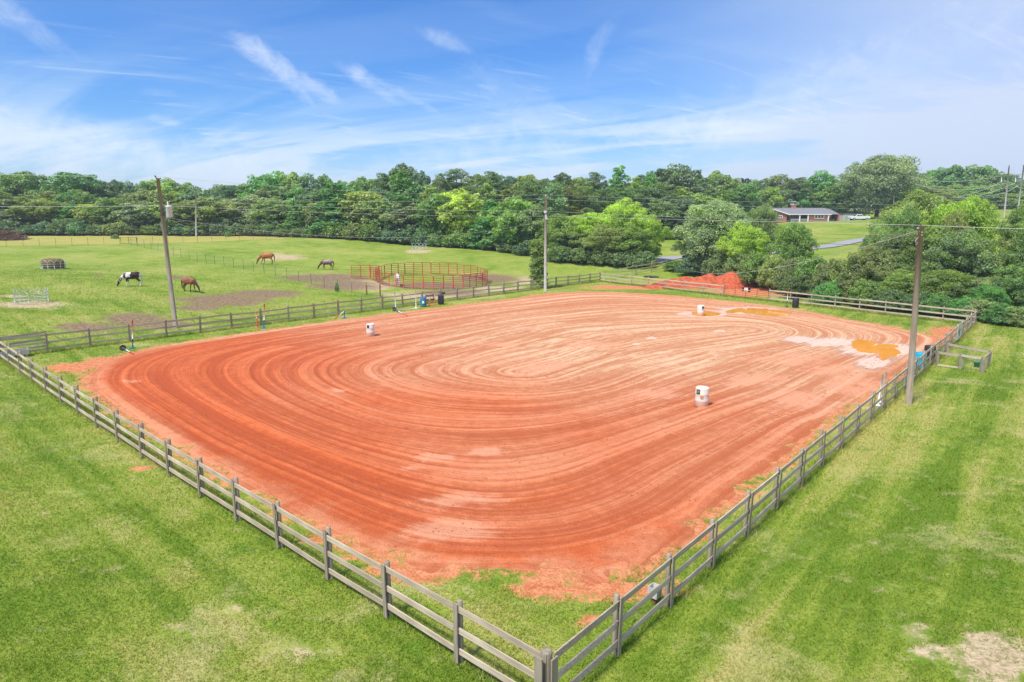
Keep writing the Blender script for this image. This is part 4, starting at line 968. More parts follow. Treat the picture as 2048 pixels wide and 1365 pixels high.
far_pole(1889, 412, 388, 170, 'pale utility pole with a white transformer behind the right trees', 'p1889', .17, 2)
pr = POLE['p1889'][0]; MB().lathe([(.001, -.5), (.3, -.5), (.3, .4), (.001, .5)], 12).build('transformer', M_transf, pr).location = POLE['p1889'][2]-POLE['p1889'][1]+Vector((-.55, 0, -1.4))
r1_, d1 = far_pole(2010, 420, 335, 175, 'left leg pole of the braced power line pair on the right horizon', 'hA', .19, 8)
MB().tube([d1+Vector((0, 0, -2)), d1+Vector((0, 0, .5))], .08, 6).build('top_pin', M_tpost, r1_)
r2_, d2 = far_pole(2036, 420, 330, 165, 'right leg pole of the braced power line pair on the right horizon', 'hB', .19, 12)
cz = at_y(2048, 350, 165).z; c1_ = Vector((at_y(2018, 350, 165).x, 165, cz)); c2_ = Vector((at_y(2075, 350, 165).x, 165, cz)); bb = POLE['hB'][1]
MB().beam(c1_-bb, c2_-bb, .16, .2).build('crossarm', M_galv, r2_)
for xx in (2003, 2031): 
    q0, q1 = at_y(xx, 352, 166)-bb, at_y(xx, 364, 166)-bb; MB().tube([q0, q1], .09, 6).build('insulator', M_whitep, r2_)
MB().tube([at_y(2003, 364, 166)-bb, at_y(2046, 378, 166)-bb], .07, 6).build('brace', M_galv, r2_); MB().tube([at_y(2012, 386, 166)-bb, at_y(2044, 366, 166)-bb], .07, 6).build('brace', M_galv, r2_)
def wire(a, b, sag, label, r=.0085, mat=M_cable, name='power_line'):
    a, b = Vector(a), Vector(b); P_ = [a.lerp(b, i/24)-Vector((0, 0, 4*sag*(i/24)*(1-i/24))) for i in range(25)]
    tag(MB().tube([p-a for p in P_], r, 5, cap=False).build(name, mat), label, 'power line', 'overhead wires').location = a
yl_, ym, yr_ = POLE['left'][1].y, POLE['mid'][1].y, POLE['right'][1].y
A = lambda x_, y_, d_: at_y(x_, y_, d_)
wire(A(-60, 346, 56), A(310, 353, yl_), .1, 'thin wire running off the picture left from the top of the leaning pole', .012)
wire(A(310, 353, yl_), A(1091, 390, ym), .5, 'top wire from the leaning pole to the grey pole')
wire(A(1091, 390, ym), A(2100, 411, 95), .35, 'top wire from the grey pole to the right edge')
wire(A(1091, 399, ym), A(2100, 421, 94), .35, 'second wire from the top, right of the grey pole')
wire(A(-60, 413, 54), A(327, 411.5, yl_), .05, 'bright wire crossing the wood left of the leaning pole', .0105)
wire(A(327, 411.5, yl_), A(1091, 433, ym), .25, 'bright wire between the leaning pole and the grey pole', .0105)
wire(A(1091, 433, ym), A(1840, 451, yr_), .0, 'bright wire from the grey pole to the brown pole on the right')
wire(A(1845, 451, yr_), A(2100, 459, 26), .02, 'wire from the brown pole off the right edge, the upper one', .010)
wire(A(1845, 478, yr_), A(2100, 490, 26), .02, 'wire from the brown pole off the right edge, the middle one', .008, M_cabled)
wire(A(1842, 498, yr_), A(2100, 516, 26), .02, 'wire from the brown pole off the right edge, the lower one', .008, M_cabled)
wire(A(335, 436, yl_), A(1091, 441, ym), 1.7, 'sagging cable from the transformer to the grey pole')
wire(A(392, 402, 140), A(1091, 423, ym), .4, 'faint wire from the thin pale pole to the grey pole', .0105)
wire(A(392, 396, 140), A(1091, 398, ym), .5, 'faint upper wire from the thin pale pole to the grey pole', .0105)
wire(A(1091, 423, ym), A(2100, 448, 98), .4, 'faint wire behind the brown pole, lowest of the long right hand spans', .0105)
g_ = gp(432, 471); g_.z = tz(g_.x, g_.y)+.3
wire(A(334, 437, yl_), A(434, 470, 115), .3, 'pale guy wire slanting down from the transformer to the field')
ga_ = gp(1376, 546); wire(A(1836, 462, yr_), (ga_.x, ga_.y, ga_.z+.4), 1.1, 'pale service wire slanting down from the brown pole to the dirt heap', .012)
wire(A(1595, 467, 120), A(1836, 474, yr_), .0, 'dark wire crossing the house lawn, the upper one', .014, M_cabled)
wire(A(1500, 483, 120), A(1836, 494, yr_), .0, 'dark wire crossing the house lawn, the lower one', .014, M_cabled)
for k, (x0_, y0_, x1_, y1_, sg_, lb) in enumerate(((1818, 352, 2003, 352, 1.5, 'top'), (1830, 368, 2012, 366, 1.8, 'second'), (1835, 384, 2012, 386, 1.4, 'third'))):
    wire(A(x0_, y0_, 210), A(x1_, y1_, 166), sg_, 'sagging %s line left of the braced pole pair on the horizon' % lb, .05)
for k, (x0_, y0_, x1_, y1_, lb) in enumerate(((1910, 396, 2003, 364, 'upper'), (1925, 399, 2031, 366, 'lower'))):
    wire(A(x0_, y0_, 120), A(x1_, y1_, 166), .4, '%s slanting line rising to the braced pole pair' % lb, .04)

# ---------------------------------------------------------------- horses
def capsule(mb, p, q, r0, r1, sx=1., n=12, seg=5):
    """tapered limb with rounded ends; sx squeezes it sideways (along y)"""
    p, q = Vector(p), Vector(q); d = q-p; L = d.length; d = d.normalized() if L > 1e-6 else Vector((0, 0, 1))
    a = d.cross(Vector((0, 1, 0))); a = a.normalized() if a.length > .05 else Vector((1, 0, 0)); b = d.cross(a)
    rings = []
    for i in range(4): t = -math.pi/2+math.pi/2*(i+.2)/4; rings.append((math.sin(t)*r0, math.cos(t)*r0))
    for i in range(seg+1): t = i/seg; rings.append((L*t, r0+(r1-r0)*t))
    for i in range(1, 5): t = math.pi/2*(i-.2)/4; rings.append((L+math.sin(t)*r1, math.cos(t)*r1))
    vs = []
    for z, r in rings:
        for k in range(n):
            th_ = 6.2832*k/n; v = p+d*z+(a*math.cos(th_)+b*math.sin(th_))*r; v.y = p.y+(q.y-p.y)*min(1, max(0, z/max(L, 1e-6)))+(v.y-(p.y+(q.y-p.y)*min(1, max(0, z/max(L, 1e-6)))))*sx; vs.append(v)
    fs = [(i*n+k, i*n+(k+1) % n, (i+1)*n+(k+1) % n, (i+1)*n+k) for i in range(len(rings)-1) for k in range(n)]
    fs += [tuple(range(n))[::-1], tuple((len(rings)-1)*n+k for k in range(n))]; mb.add(vs, fs, True)
def remeshed(mb, name, voxel, smooth=4):
    o = mb.build('tmp', M_bark); r = o.modifiers.new('r', 'REMESH'); r.mode = 'VOXEL'; r.voxel_size = voxel; s_ = o.modifiers.new('s', 'SMOOTH'); s_.iterations = smooth; s_.factor = .6
    dg = bpy.context.evaluated_depsgraph_get(); me = bpy.data.meshes.new_from_object(o.evaluated_get(dg)); me.name = name
    bpy.data.objects.remove(o); me.polygons.foreach_set('use_smooth', [True]*len(me.polygons)); return me
def horse_body(st):
    """grazing horse, nose towards +x; st = fore/aft offsets of the four feet"""
    mb = MB(); c = lambda *a, **k: capsule(mb, *a, **k)
    c((-.50, 0, 1.16), (.25, 0, 1.12), .335, .325, sx=.80); c((-.25, 0, 1.04), (.30, 0, 1.02), .30, .30, sx=.86)
    c((-.66, 0, 1.20), (-.45, 0, 1.22), .27, .29, sx=.85); c((.30, 0, 1.14), (.52, 0, 1.14), .32, .25, sx=.76); c((.42, 0, 1.32), (.10, 0, 1.36), .11, .10, sx=.8)
    c((.48, 0, 1.20), (.92, 0, .80), .235, .15, sx=.58); c((.92, 0, .80), (1.13, 0, .56), .155, .115, sx=.55)
    c((1.12, 0, .56), (1.20, 0, .38), .125, .115, sx=.62); c((1.20, 0, .40), (1.30, 0, .12), .095, .062, sx=.70); c((1.31, 0, .14), (1.33, 0, .08), .062, .05, sx=.8)
    for s_, dx in ((-1, st[0]), (1, st[1])):
        y = s_*.15; c((.42, y, 1.0), (.40+dx*.35, y, .72), .15, .085, sx=.8); c((.40+dx*.35, y, .74), (.40+dx*.65, y, .44), .08, .052); c((.40+dx*.65, y, .44), (.40+dx, y, .12), .05, .034); c((.40+dx, y, .13), (.44+dx, y, .03), .038, .052)
    for s_, dx in ((-1, st[2]), (1, st[3])):
        y = s_*.15; c((-.56, y, 1.06), (-.50+dx*.2, y, .80), .20, .12, sx=.7); c((-.50+dx*.2, y, .80), (-.72+dx*.6, y, .50), .105, .058); c((-.72+dx*.6, y, .50), (-.68+dx, y, .13), .055, .036); c((-.68+dx, y, .14), (-.64+dx, y, .03), .040, .055)
    for s_ in (-1, 1): c((1.06, s_*.07, .62), (1.02, s_*.10, .72), .035, .010)
    return remeshed(mb, 'body', .026)
M_coat, t, b = newmat('coat'); ca_ = t.new('ShaderNodeAttribute', attribute_name='coat'); tcx = t.new('ShaderNodeTexCoord').outputs['Object']
t.put(b.inputs['Base Color'], t.mix(t.math('MULTIPLY', t.ramp(t.noise(tcx, 5, 4), .4, .7), .22), ca_.outputs['Color'], (.05, .03, .02))); b.inputs['Roughness'].default_value = .5; b.inputs['Specular IOR Level'].default_value = .35
def hair(name, c): return simple(name, c, .7, var=.3, scale=10)
def horse(p, rz, s, label, st, paint, hairc, tailc, tail_side=0.):
    r_ = empty('horse', p, rz, label, 'horse'); r_.scale = (s, s, s)
    me = horse_body(st); n = len(me.vertices); co = np.zeros(n*3, np.float32); me.vertices.foreach_get('co', co); co = co.reshape(-1, 3)
    cc = paint(co[:, 0], co[:, 1], co[:, 2]); a = me.attributes.new('coat', 'FLOAT_COLOR', 'POINT'); a.data.foreach_set('color', np.concatenate([cc, np.ones((n, 1))], 1).astype(np.float32).ravel())
    me.materials.clear(); me.materials.append(M_coat); o = place('body', me, r_)
    mb = MB(); capsule(mb, (-.86, 0, 1.26), (-.98, tail_side*.3, 1.05), .05, .075); capsule(mb, (-.98, tail_side*.3, 1.05), (-1.0, tail_side, .45), .08, .05, sx=.8); capsule(mb, (-1.0, tail_side, .45), (-.98, tail_side, .2), .05, .015)
    tm = remeshed(mb, 'tail', .025, 2); tm.materials.clear(); tm.materials.append(tailc); place('tail', tm, r_)
    mb = MB(); rr = [(.40, 1.50), (.60, 1.38), (.80, 1.18), (.98, .92), (1.10, .74), (1.16, .60)]
    for i in range(len(rr)-1): capsule(mb, (rr[i][0], 0, rr[i][1]-.05), (rr[i+1][0], 0, rr[i+1][1]-.03), .06, .055, sx=.6); 
    for i in range(1, 5): capsule(mb, (rr[i][0], .09, rr[i][1]-.1), (rr[i][0]-.02, .13, rr[i][1]-.28), .05, .02, sx=.4); capsule(mb, (rr[i][0], -.09, rr[i][1]-.1), (rr[i][0]-.02, -.13, rr[i][1]-.28), .05, .02, sx=.4)
    mm = remeshed(mb, 'mane', .025, 1); mm.materials.clear(); mm.materials.append(hairc); place('mane', mm, r_)
    return r_
def blend(a, b_, f): f = f[:, None]; return np.array(a)[None]*(1-f)+np.array(b_)[None]*f
H_blk, H_wht, H_dk, H_ch = hair('black_hair', (.012, .010, .009)), hair('white_hair', (.70, .66, .58)), hair('dark_hair', (.05, .03, .025)), hair('chestnut_hair', (.22, .07, .02))
def c_paint(x, y, z):
    x = x+.05*np.sin(z*9+1)+.03*np.sin(z*23+y*9)
    white = np.maximum(sstep(.06, .10, x)*sstep(.52, .46, x)*sstep(.95, 1.05, z+x*.1), sstep(.66, .72, x)*sstep(.92, .86, x)*(z > .7)); white = np.maximum(white, sstep(.52, .46, z)*(x < .75)); white = np.maximum(white, sstep(-.74, -.80, x)*(z > .6))
    c = blend((.035, .018, .012), (.80, .77, .72), white); bk = sstep(.3, .0, np.abs(x+.2))*sstep(1.0, 1.3, z)*(1-white); return c+bk[:, None]*np.array([.05, .02, .01])
def c_bay(x, y, z):
    c = blend((.26, .085, .04), (.30, .14, .09), sstep(.2, -.6, x)*sstep(.9, 1.3, z)); dk = np.maximum(sstep(.62, .48, z)*(x < .8), sstep(.62, .9, x)*.75); return c*(1-dk[:, None])+np.array([.02, .014, .012])*dk[:, None]
def c_ch(x, y, z):
    c = blend((.42, .13, .03), (.26, .08, .03), sstep(1.0, .5, z)); dk = sstep(1.0, 1.2, x)*.6; return c*(1-dk[:, None])+np.array([.10, .04, .02])*dk[:, None]
def c_roan(x, y, z):
    c = blend((.15, .075, .05), (.34, .25, .22), sstep(.9, 1.3, z)*sstep(.6, .2, x)); dk = np.maximum(sstep(1.0, 1.2, x)*.8, sstep(.4, .2, z)*.6); return c*(1-dk[:, None])+np.array([.03, .018, .014])*dk[:, None]
def c_wh(x, y, z): return blend((.74, .71, .66), (.60, .54, .48), sstep(.4, .1, z))
horse(gp(264, 573), R(214), .97, 'black and white paint horse grazing, facing left, left of the leaning pole', (-.22, .12, .06, -.12), c_paint, H_wht, H_wht, .05)
horse(gp(380, 584), R(-22), 1.0, 'bay horse with black tail grazing, facing right, right of the leaning pole', (-.18, .12, .08, -.14), c_bay, H_blk, H_blk)
horse(gp(534, 529), R(183), 1.08, 'bright chestnut horse grazing beside a bare patch in the far pasture', (-.10, .22, .10, -.10), c_ch, H_ch, H_ch)
horse(gp(654, 540), R(187), .92, 'greyish roan horse grazing just above the diagonal wire fence', (.18, -.14, -.12, .12), c_roan, H_dk, H_dk, .12)
horse(gp(794.5, 573)+Vector((0, .4, 0)), R(-72), .98, 'white horse with lowered head inside the red round pen', (-.05, .12, .05, -.10), c_wh, H_wht, H_wht)

# ---------------------------------------------------------------- trees
def leaf_mat():
    m, t, b = newmat('leaves'); t.n.remove(b); o = [n_ for n_ in t.n if n_.type == 'OUTPUT_MATERIAL'][0]
    oi = t.new('ShaderNodeObjectInfo'); tn = t.new('ShaderNodeAttribute', attribute_name='tint').outputs['Fac']
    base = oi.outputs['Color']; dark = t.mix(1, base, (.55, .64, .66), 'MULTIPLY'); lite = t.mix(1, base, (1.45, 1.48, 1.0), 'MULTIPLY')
    c = t.mix(t.ramp(tn, .0, .5), dark, base); c = t.mix(t.ramp(tn, .5, 1.), c, lite)  # dark and lite ends paint shade and highlight into the leaf colour
    d = t.new('ShaderNodeBsdfDiffuse'); tr = t.new('ShaderNodeBsdfTranslucent'); ad = t.new('ShaderNodeMixShader'); gl = t.new('ShaderNodeBsdfGlossy'); gl.inputs['Roughness'].default_value = .45; gl.inputs['Color'].default_value = (.8, .9, 1, 1)
    t.put(d.inputs[0], c); t.put(tr.inputs[0], t.mix(1, c, (1.2, 1.25, .5), 'MULTIPLY')); ad.inputs[0].default_value = .42; t.lk(d.outputs[0], ad.inputs[1]); t.lk(tr.outputs[0], ad.inputs[2])
    a2 = t.new('ShaderNodeMixShader'); a2.inputs[0].default_value = .05; t.lk(ad.outputs[0], a2.inputs[1]); t.lk(gl.outputs[0], a2.inputs[2]); t.lk(a2.outputs[0], o.inputs[0]); return m
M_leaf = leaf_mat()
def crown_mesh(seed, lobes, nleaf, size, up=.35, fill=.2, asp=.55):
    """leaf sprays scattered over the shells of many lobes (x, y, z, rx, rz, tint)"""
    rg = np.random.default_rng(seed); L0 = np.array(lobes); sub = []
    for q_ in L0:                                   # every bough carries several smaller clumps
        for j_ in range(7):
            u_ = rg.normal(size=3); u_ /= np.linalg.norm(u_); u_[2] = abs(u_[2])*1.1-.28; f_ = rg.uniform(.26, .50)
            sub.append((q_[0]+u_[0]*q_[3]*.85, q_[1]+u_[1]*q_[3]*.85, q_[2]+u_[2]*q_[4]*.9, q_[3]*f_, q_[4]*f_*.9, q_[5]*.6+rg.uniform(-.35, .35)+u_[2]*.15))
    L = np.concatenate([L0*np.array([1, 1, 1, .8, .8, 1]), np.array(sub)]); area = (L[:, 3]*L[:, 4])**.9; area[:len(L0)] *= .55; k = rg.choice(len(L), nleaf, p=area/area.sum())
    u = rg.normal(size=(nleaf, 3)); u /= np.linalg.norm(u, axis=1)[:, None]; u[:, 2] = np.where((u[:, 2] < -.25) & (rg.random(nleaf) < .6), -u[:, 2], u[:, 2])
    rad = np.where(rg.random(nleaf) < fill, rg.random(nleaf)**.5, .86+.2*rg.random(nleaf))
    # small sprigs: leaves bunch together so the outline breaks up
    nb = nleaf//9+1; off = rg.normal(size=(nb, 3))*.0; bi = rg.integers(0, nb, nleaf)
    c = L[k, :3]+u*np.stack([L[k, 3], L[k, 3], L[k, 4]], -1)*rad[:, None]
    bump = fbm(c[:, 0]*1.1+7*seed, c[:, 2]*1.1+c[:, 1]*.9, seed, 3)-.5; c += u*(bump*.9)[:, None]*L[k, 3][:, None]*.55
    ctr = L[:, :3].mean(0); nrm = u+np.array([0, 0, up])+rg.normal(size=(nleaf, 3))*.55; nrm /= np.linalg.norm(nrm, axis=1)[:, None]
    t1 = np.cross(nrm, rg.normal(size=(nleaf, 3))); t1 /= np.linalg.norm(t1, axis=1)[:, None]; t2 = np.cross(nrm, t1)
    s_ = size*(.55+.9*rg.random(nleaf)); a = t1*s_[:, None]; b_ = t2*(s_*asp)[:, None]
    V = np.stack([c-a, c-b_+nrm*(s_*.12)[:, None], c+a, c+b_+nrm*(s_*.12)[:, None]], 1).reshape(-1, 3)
    tint = np.clip(.45+L[k, 5]*.55+bump*.8+rg.normal(size=nleaf)*.16, 0, 1)  # higher clumps painted lighter as top light and new growth, low ones shaded
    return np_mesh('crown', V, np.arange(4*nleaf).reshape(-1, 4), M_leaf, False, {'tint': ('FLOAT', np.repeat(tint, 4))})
def trunk_mesh(seed, H, r, lean=0., limbs=6, crown_r=3., z0=.3, z1=.8):
    rd = random.Random(seed); mb = MB(); top = H*z1
    pts = [Vector((lean*t_*t_*H+rd.uniform(-.1, .1)*(t_ > 0), rd.uniform(-.1, .1)*(t_ > 0), top*t_-.3*(t_ == 0))) for t_ in (0, .2, .45, .7, 1)]
    mb.tube(pts, [r*1.25, r, r*.8, r*.55, r*.2], 8)
    for i in range(limbs):
        t_ = z0/z1+(1-z0/z1)*(i+.5)/limbs; k = min(3, int(t_*4)); p = pts[k].lerp(pts[k+1], t_*4-k); a = i*2.4+rd.uniform(-.4, .4); L_ = crown_r*rd.uniform(.6, .95)*(1.1-.5*t_)
        e = p+Vector((math.cos(a)*L_, math.sin(a)*L_, L_*rd.uniform(.3, .7))); mb.tube([p, p.lerp(e, .5)+Vector((0, 0, .15)), e], [r*.38, r*.25, r*.07], 5)
    return mb.mesh('trunk', M_bark)
def lobes_broad(seed, H, W, low=.18, n=34):
    rd = random.Random(seed); L = []; zc = H*(1+low)/2; rz = H*(1-low)/2
    for i in range(n):
        v = 1-2*(i+.5)/n; a = i*2.39996+rd.uniform(-.3, .3); s_ = math.sqrt(max(0, 1-v*v)); k = rd.uniform(.40, .86)
        wz = 1.0 if v > -.2 else .8
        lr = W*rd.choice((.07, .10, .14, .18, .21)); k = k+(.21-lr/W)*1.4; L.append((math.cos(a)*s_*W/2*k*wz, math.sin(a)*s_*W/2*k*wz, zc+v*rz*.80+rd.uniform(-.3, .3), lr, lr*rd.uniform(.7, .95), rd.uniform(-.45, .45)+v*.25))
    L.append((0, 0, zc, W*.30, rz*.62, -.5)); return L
def lobes_cone(seed, H, W, low=.08, n=30, flat=.6):
    rd = random.Random(seed); L = []
    for i in range(n):
        t_ = low+(1-low)*(i+.5)/n; z_ = H*t_; wr = W/2*(1-t_)**.62*1.1+.12*W*(t_ > .8)*.5; a = i*2.4+rd.uniform(-.4, .4); k = rd.uniform(.35, .75); lr = wr*.5+W*.05
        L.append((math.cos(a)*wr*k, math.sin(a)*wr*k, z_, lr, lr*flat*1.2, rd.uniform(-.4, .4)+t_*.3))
    return L
def lobes_pine(seed, H, W, low=.35, n=30):
    rd = random.Random(seed); L = []
    for i in range(n):
        t_ = low+(1-low)*(i+.5)/n; z_ = H*(t_*.97); wr = W/2*min(1, ((1.06-t_)/(1-low)*2.3)**.6)*rd.uniform(.5, 1.15); a = i*2.4+rd.uniform(-.9, .9); k = rd.uniform(.4, .95); lr = W*rd.uniform(.07, .16)
        L.append((math.cos(a)*wr*k, math.sin(a)*wr*k, z_, lr*1.2, lr*.85, rd.uniform(-.4, .4)))
    return L
def lobes_bush(seed, H, W, n=22):
    rd = random.Random(seed); L = []
    for i in range(n):
        a = i*2.4+rd.uniform(-.4, .4); rr = math.sqrt((i+.5)/n)*W/2*.78; zt = H*(1-(rr/(W/2))**2*.55)*rd.uniform(.75, 1.0); lr = W*rd.uniform(.12, .19)
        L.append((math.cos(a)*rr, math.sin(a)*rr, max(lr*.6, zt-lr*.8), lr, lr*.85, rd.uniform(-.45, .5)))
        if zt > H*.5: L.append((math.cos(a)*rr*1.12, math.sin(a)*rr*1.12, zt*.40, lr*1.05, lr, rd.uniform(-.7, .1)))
    return L
KIND = {}
def reg(kind, H, W, lob, nleaf, size, trunk, **kw):
    KIND.setdefault(kind, []).append((H, W, crown_mesh(len(KIND)*31+len(KIND[kind]) if kind in KIND else len(KIND)*31, lob, nleaf, size, **kw), trunk))
for s_ in range(4): reg('broad', 12, 10, lobes_broad(10+s_, 12, 10, .10), 12000, .23, trunk_mesh(s_, 12, .22, 0, 6, 3.5))
for s_ in range(3): reg('pine', 16, 7.5, lobes_pine(20+s_, 16, 7.5, .22, 58), 10000, .22, trunk_mesh(20+s_, 16, .2, 0, 9, 2.6, .35, .96), asp=.3, fill=.45)
for s_ in range(2): reg('cone', 14, 7, lobes_cone(30+s_, 14, 7), 10000, .22, trunk_mesh(30+s_, 14, .18, 0, 5, 2.2, .2, .9))
for s_ in range(3): reg('bush', 4.5, 6, lobes_bush(40+s_, 4.5, 6), 6000, .17, trunk_mesh(40+s_, 4.5, .09, 0, 5, 1.6, .15, .7))
for s_ in range(3): reg('near', 11, 10, lobes_broad(50+s_, 11, 10, .02, 60), 48000, .12, trunk_mesh(50+s_, 11, .22, .01, 9, 3.6, .15), fill=.25)
for s_ in range(2): reg('nearbush', 4, 5, lobes_bush(60+s_, 4, 5, 30), 22000, .085, trunk_mesh(60+s_, 4, .07, 0, 6, 1.5, .1, .7), fill=.25)
reg('oak', 17, 21, lobes_broad(70, 17, 21, .06, 80), 42000, .25, trunk_mesh(70, 17, .5, 0, 10, 7, .15))
reg('column', 6, 2.1, [(math.cos(i*2.4)*.42*random.uniform(.6, 1.1), math.sin(i*2.4)*.42, .4+5.1*i/26, .52*(1.15-.35*abs(i/26-.45)), .5, random.uniform(-.6, .3)) for i in range(27)], 9000, .085, trunk_mesh(80, 6, .09, 0, 5, .6, .2, .9))
COLS = dict(dark=(0.202, 0.297, 0.102), green=(0.249, 0.375, 0.076), mid=(0.315, 0.399, 0.103), lime=(0.407, 0.532, 0.065), olive=(0.262, 0.333, 0.101), pale=(0.315, 0.399, 0.185), bluish=(0.202, 0.317, 0.147), emerald=(0.177, 0.368, 0.084))
LM = [(20, 'the brush pile'), (107, 'the hay bale'), (190, 'the two hay rings'), (264, 'the paint horse'), (325, 'the leaning pole'), (392, 'the pale pole'), (460, 'the bay horse'), (534, 'the chestnut horse'), (600, 'the yellow field end'), (654, 'the roan horse'),
      (741, 'the left white barrel'), (838, 'the far hay ring'), (920, 'the round pen'), (1000, 'the red pen end'), (1091, 'the grey pole'), (1175, 'the far arena corner'), (1250, 'the metal gate'), (1330, 'the short fence'), (1440, 'the red dirt heap'), (1500, 'the rusty gate'),
      (1600, 'the brick house'), (1718, 'the white pickup'), (1840, 'the brown pole'), (1940, 'the right fence corner'), (2020, 'the braced pole pair')]
CW = dict(dark='dark green', green='green', mid='mid green', lime='bright yellow-green', olive='olive green', pale='pale grey-green', bluish='bluish green', emerald='rich green')
KW = dict(broad='rounded leafy tree', pine='tall pine', cone='tall pointed tree', bush='spreading bush', near='big leafy tree', nearbush='leafy shrub', oak='huge spreading oak', column='vine-covered column')
used_labels = {}
def tree(kind, px, ptop, wpx, y, colr, row='', var=None, label=None, pbase=None, rz=None, group=None):
    if var is None: var = random.randrange(len(KIND[kind]))
    H, W, cm, tm = KIND[kind][var % len(KIND[kind])]
    depth = y*math.cos(PITCH)+CH*math.sin(PITCH)*.5; x = (px-CX)/F*depth; z0 = tz(x, y)
    if pbase is not None: z0 = tz(x, y)
    top = at_y(px, ptop, y).z; h = max(1.0, top-z0); wid = wpx*depth/F
    if label is None:
        lx, ln = min(LM, key=lambda q_: abs(q_[0]-px)); rel = 'above' if abs(lx-px) < 14 else ('left of' if px < lx else 'right of')
        label = '%s %s %s, %s %s' % (CW[colr], KW[kind], row, rel, ln)
        for suf in ('', ', smaller', ', rearmost', ', third', ', thinner'):
            if label+suf not in used_labels: label += suf; break
    used_labels[label] = 1
    nm = {'bush': 'bush', 'nearbush': 'shrub', 'pine': 'pine_tree', 'oak': 'oak_tree', 'column': 'column_shrub'}.get(kind, 'leafy_tree')
    r_ = empty(nm, (x, y, z0-.1), random.uniform(0, 6.28) if rz is None else rz, label, {'bush': 'bush', 'nearbush': 'shrub', 'column_shrub': 'shrub'}.get(kind, 'tree'), group)
    sx_ = wid/W*1.04; sz_ = (h+.1)/H*1.02; r_.scale = (sx_, sx_, sz_)
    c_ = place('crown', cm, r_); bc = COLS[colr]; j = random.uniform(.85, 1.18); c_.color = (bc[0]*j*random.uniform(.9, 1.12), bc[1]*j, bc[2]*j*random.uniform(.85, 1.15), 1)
    place('trunk', tm, r_)
    return r_
interp = lambda x_, T: float(np.interp(x_, [q_[0] for q_ in T], [q_[1] for q_ in T]))
DT = [(0, 150), (500, 149), (700, 137), (950, 127), (1060, 117), (1350, 155), (1500, 190), (1700, 215)]
GW = 'trees of the wood beyond the pasture'
# skyline trees
for px in range(-15, 1720, 27):
    tree(random.choice(('broad', 'pine', 'pine') if 700 < px else ('broad', 'broad', 'pine')), px+random.uniform(-7, 7), interp(px, [(0, 386), (250, 374), (480, 382), (560, 368), (700, 376), (800, 362), (1100, 362), (1350, 360), (1480, 374), (1700, 366)])+random.uniform(-9, 9), random.uniform(56, 86),
         interp(px, DT)+(44 if px < 1480 else 52)+random.uniform(-4, 4), random.choice(['dark', 'bluish', 'green', 'mid', 'olive']), 'far back')
SKY = [(-10, 380, 60, 'b', 'dark'), (50, 345, 68, 'b', 'green'), (98, 372, 50, 'b', 'green'), (135, 358, 60, 'b', 'green'), (172, 347, 70, 'b', 'emerald'), (210, 362, 40, 'b', 'dark'), (243, 363, 32, 'p', 'dark'), (268, 364, 30, 'p', 'bluish'), (297, 366, 30, 'p', 'dark'), (342, 358, 80, 'b', 'green'), (395, 373, 50, 'b', 'green'), (432, 374, 45, 'p', 'dark'), (465, 373, 50, 'p', 'bluish'),
       (505, 368, 50, 'b', 'green'), (545, 347, 62, 'b', 'emerald'), (590, 352, 52, 'b', 'mid'), (625, 352, 45, 'p', 'bluish'), (655, 356, 34, 'b', 'green'), (690, 366, 46, 'b', 'emerald'), (730, 361, 56, 'b', 'green'), (770, 350, 42, 'p', 'dark'), (808, 336, 60, 'p', 'dark'), (845, 350, 36, 'p', 'bluish'),
       (885, 355, 40, 'p', 'dark'), (915, 341, 62, 'p', 'pale'), (955, 352, 44, 'p', 'mid'), (985, 347, 50, 'p', 'dark'), (1020, 356, 40, 'p', 'bluish'), (1050, 350, 40, 'p', 'mid'), (1082, 358, 36, 'p', 'dark'), (1120, 349, 40, 'p', 'dark'), (1155, 355, 40, 'p', 'mid'), (1188, 348, 40, 'p', 'bluish'), (1235, 338, 50, 'c', 'emerald'), (1268, 358, 34, 'c', 'lime'), (1296, 347, 38, 'c', 'emerald'),
       (1350, 330, 82, 'p', 'dark'), (1318, 356, 40, 'p', 'mid'), (1390, 352, 42, 'p', 'bluish'), (1424, 348, 52, 'p', 'mid'), (1452, 355, 50, 'b', 'mid'), (1490, 366, 50, 'p', 'dark'), (1525, 356, 44, 'p', 'dark'), (1560, 352, 48, 'p', 'olive'), (1592, 357, 40, 'p', 'dark'), (1632, 347, 52, 'b', 'emerald'), (1668, 368, 40, 'b', 'green')]
for (px, pt_, wp, k, cl_) in SKY:
    y = interp(px, DT)+(26 if px < 1300 else 38)+random.uniform(-4, 4)
    if px > 1480: y = 228+random.uniform(-6, 8)
    k = 'b' if (k == 'p' and random.random() < .45) else k
    tree({'b': 'broad', 'p': 'pine', 'c': 'cone'}[k], px, pt_, wp*(1.6 if k != 'c' else 1.3), y, cl_, 'on the skyline')
# middle row
for px in range(-10, 1480, 38):
    pj = px+random.uniform(-8, 8); pt_ = interp(px, [(0, 384), (300, 392), (480, 388), (700, 384), (900, 372), (1100, 370), (1300, 372), (1480, 380)])+random.uniform(-10, 14)
    k = 'cone' if random.random() < .28 else ('broad' if px < 760 or random.random() < .35 else 'pine')
    tree(k, pj, pt_, random.uniform(72, 100), interp(px, DT)+(13 if px < 1300 else 22)+random.uniform(-3, 3), random.choice(['dark', 'green', 'mid', 'bluish', 'olive', 'emerald']), 'in the middle row')
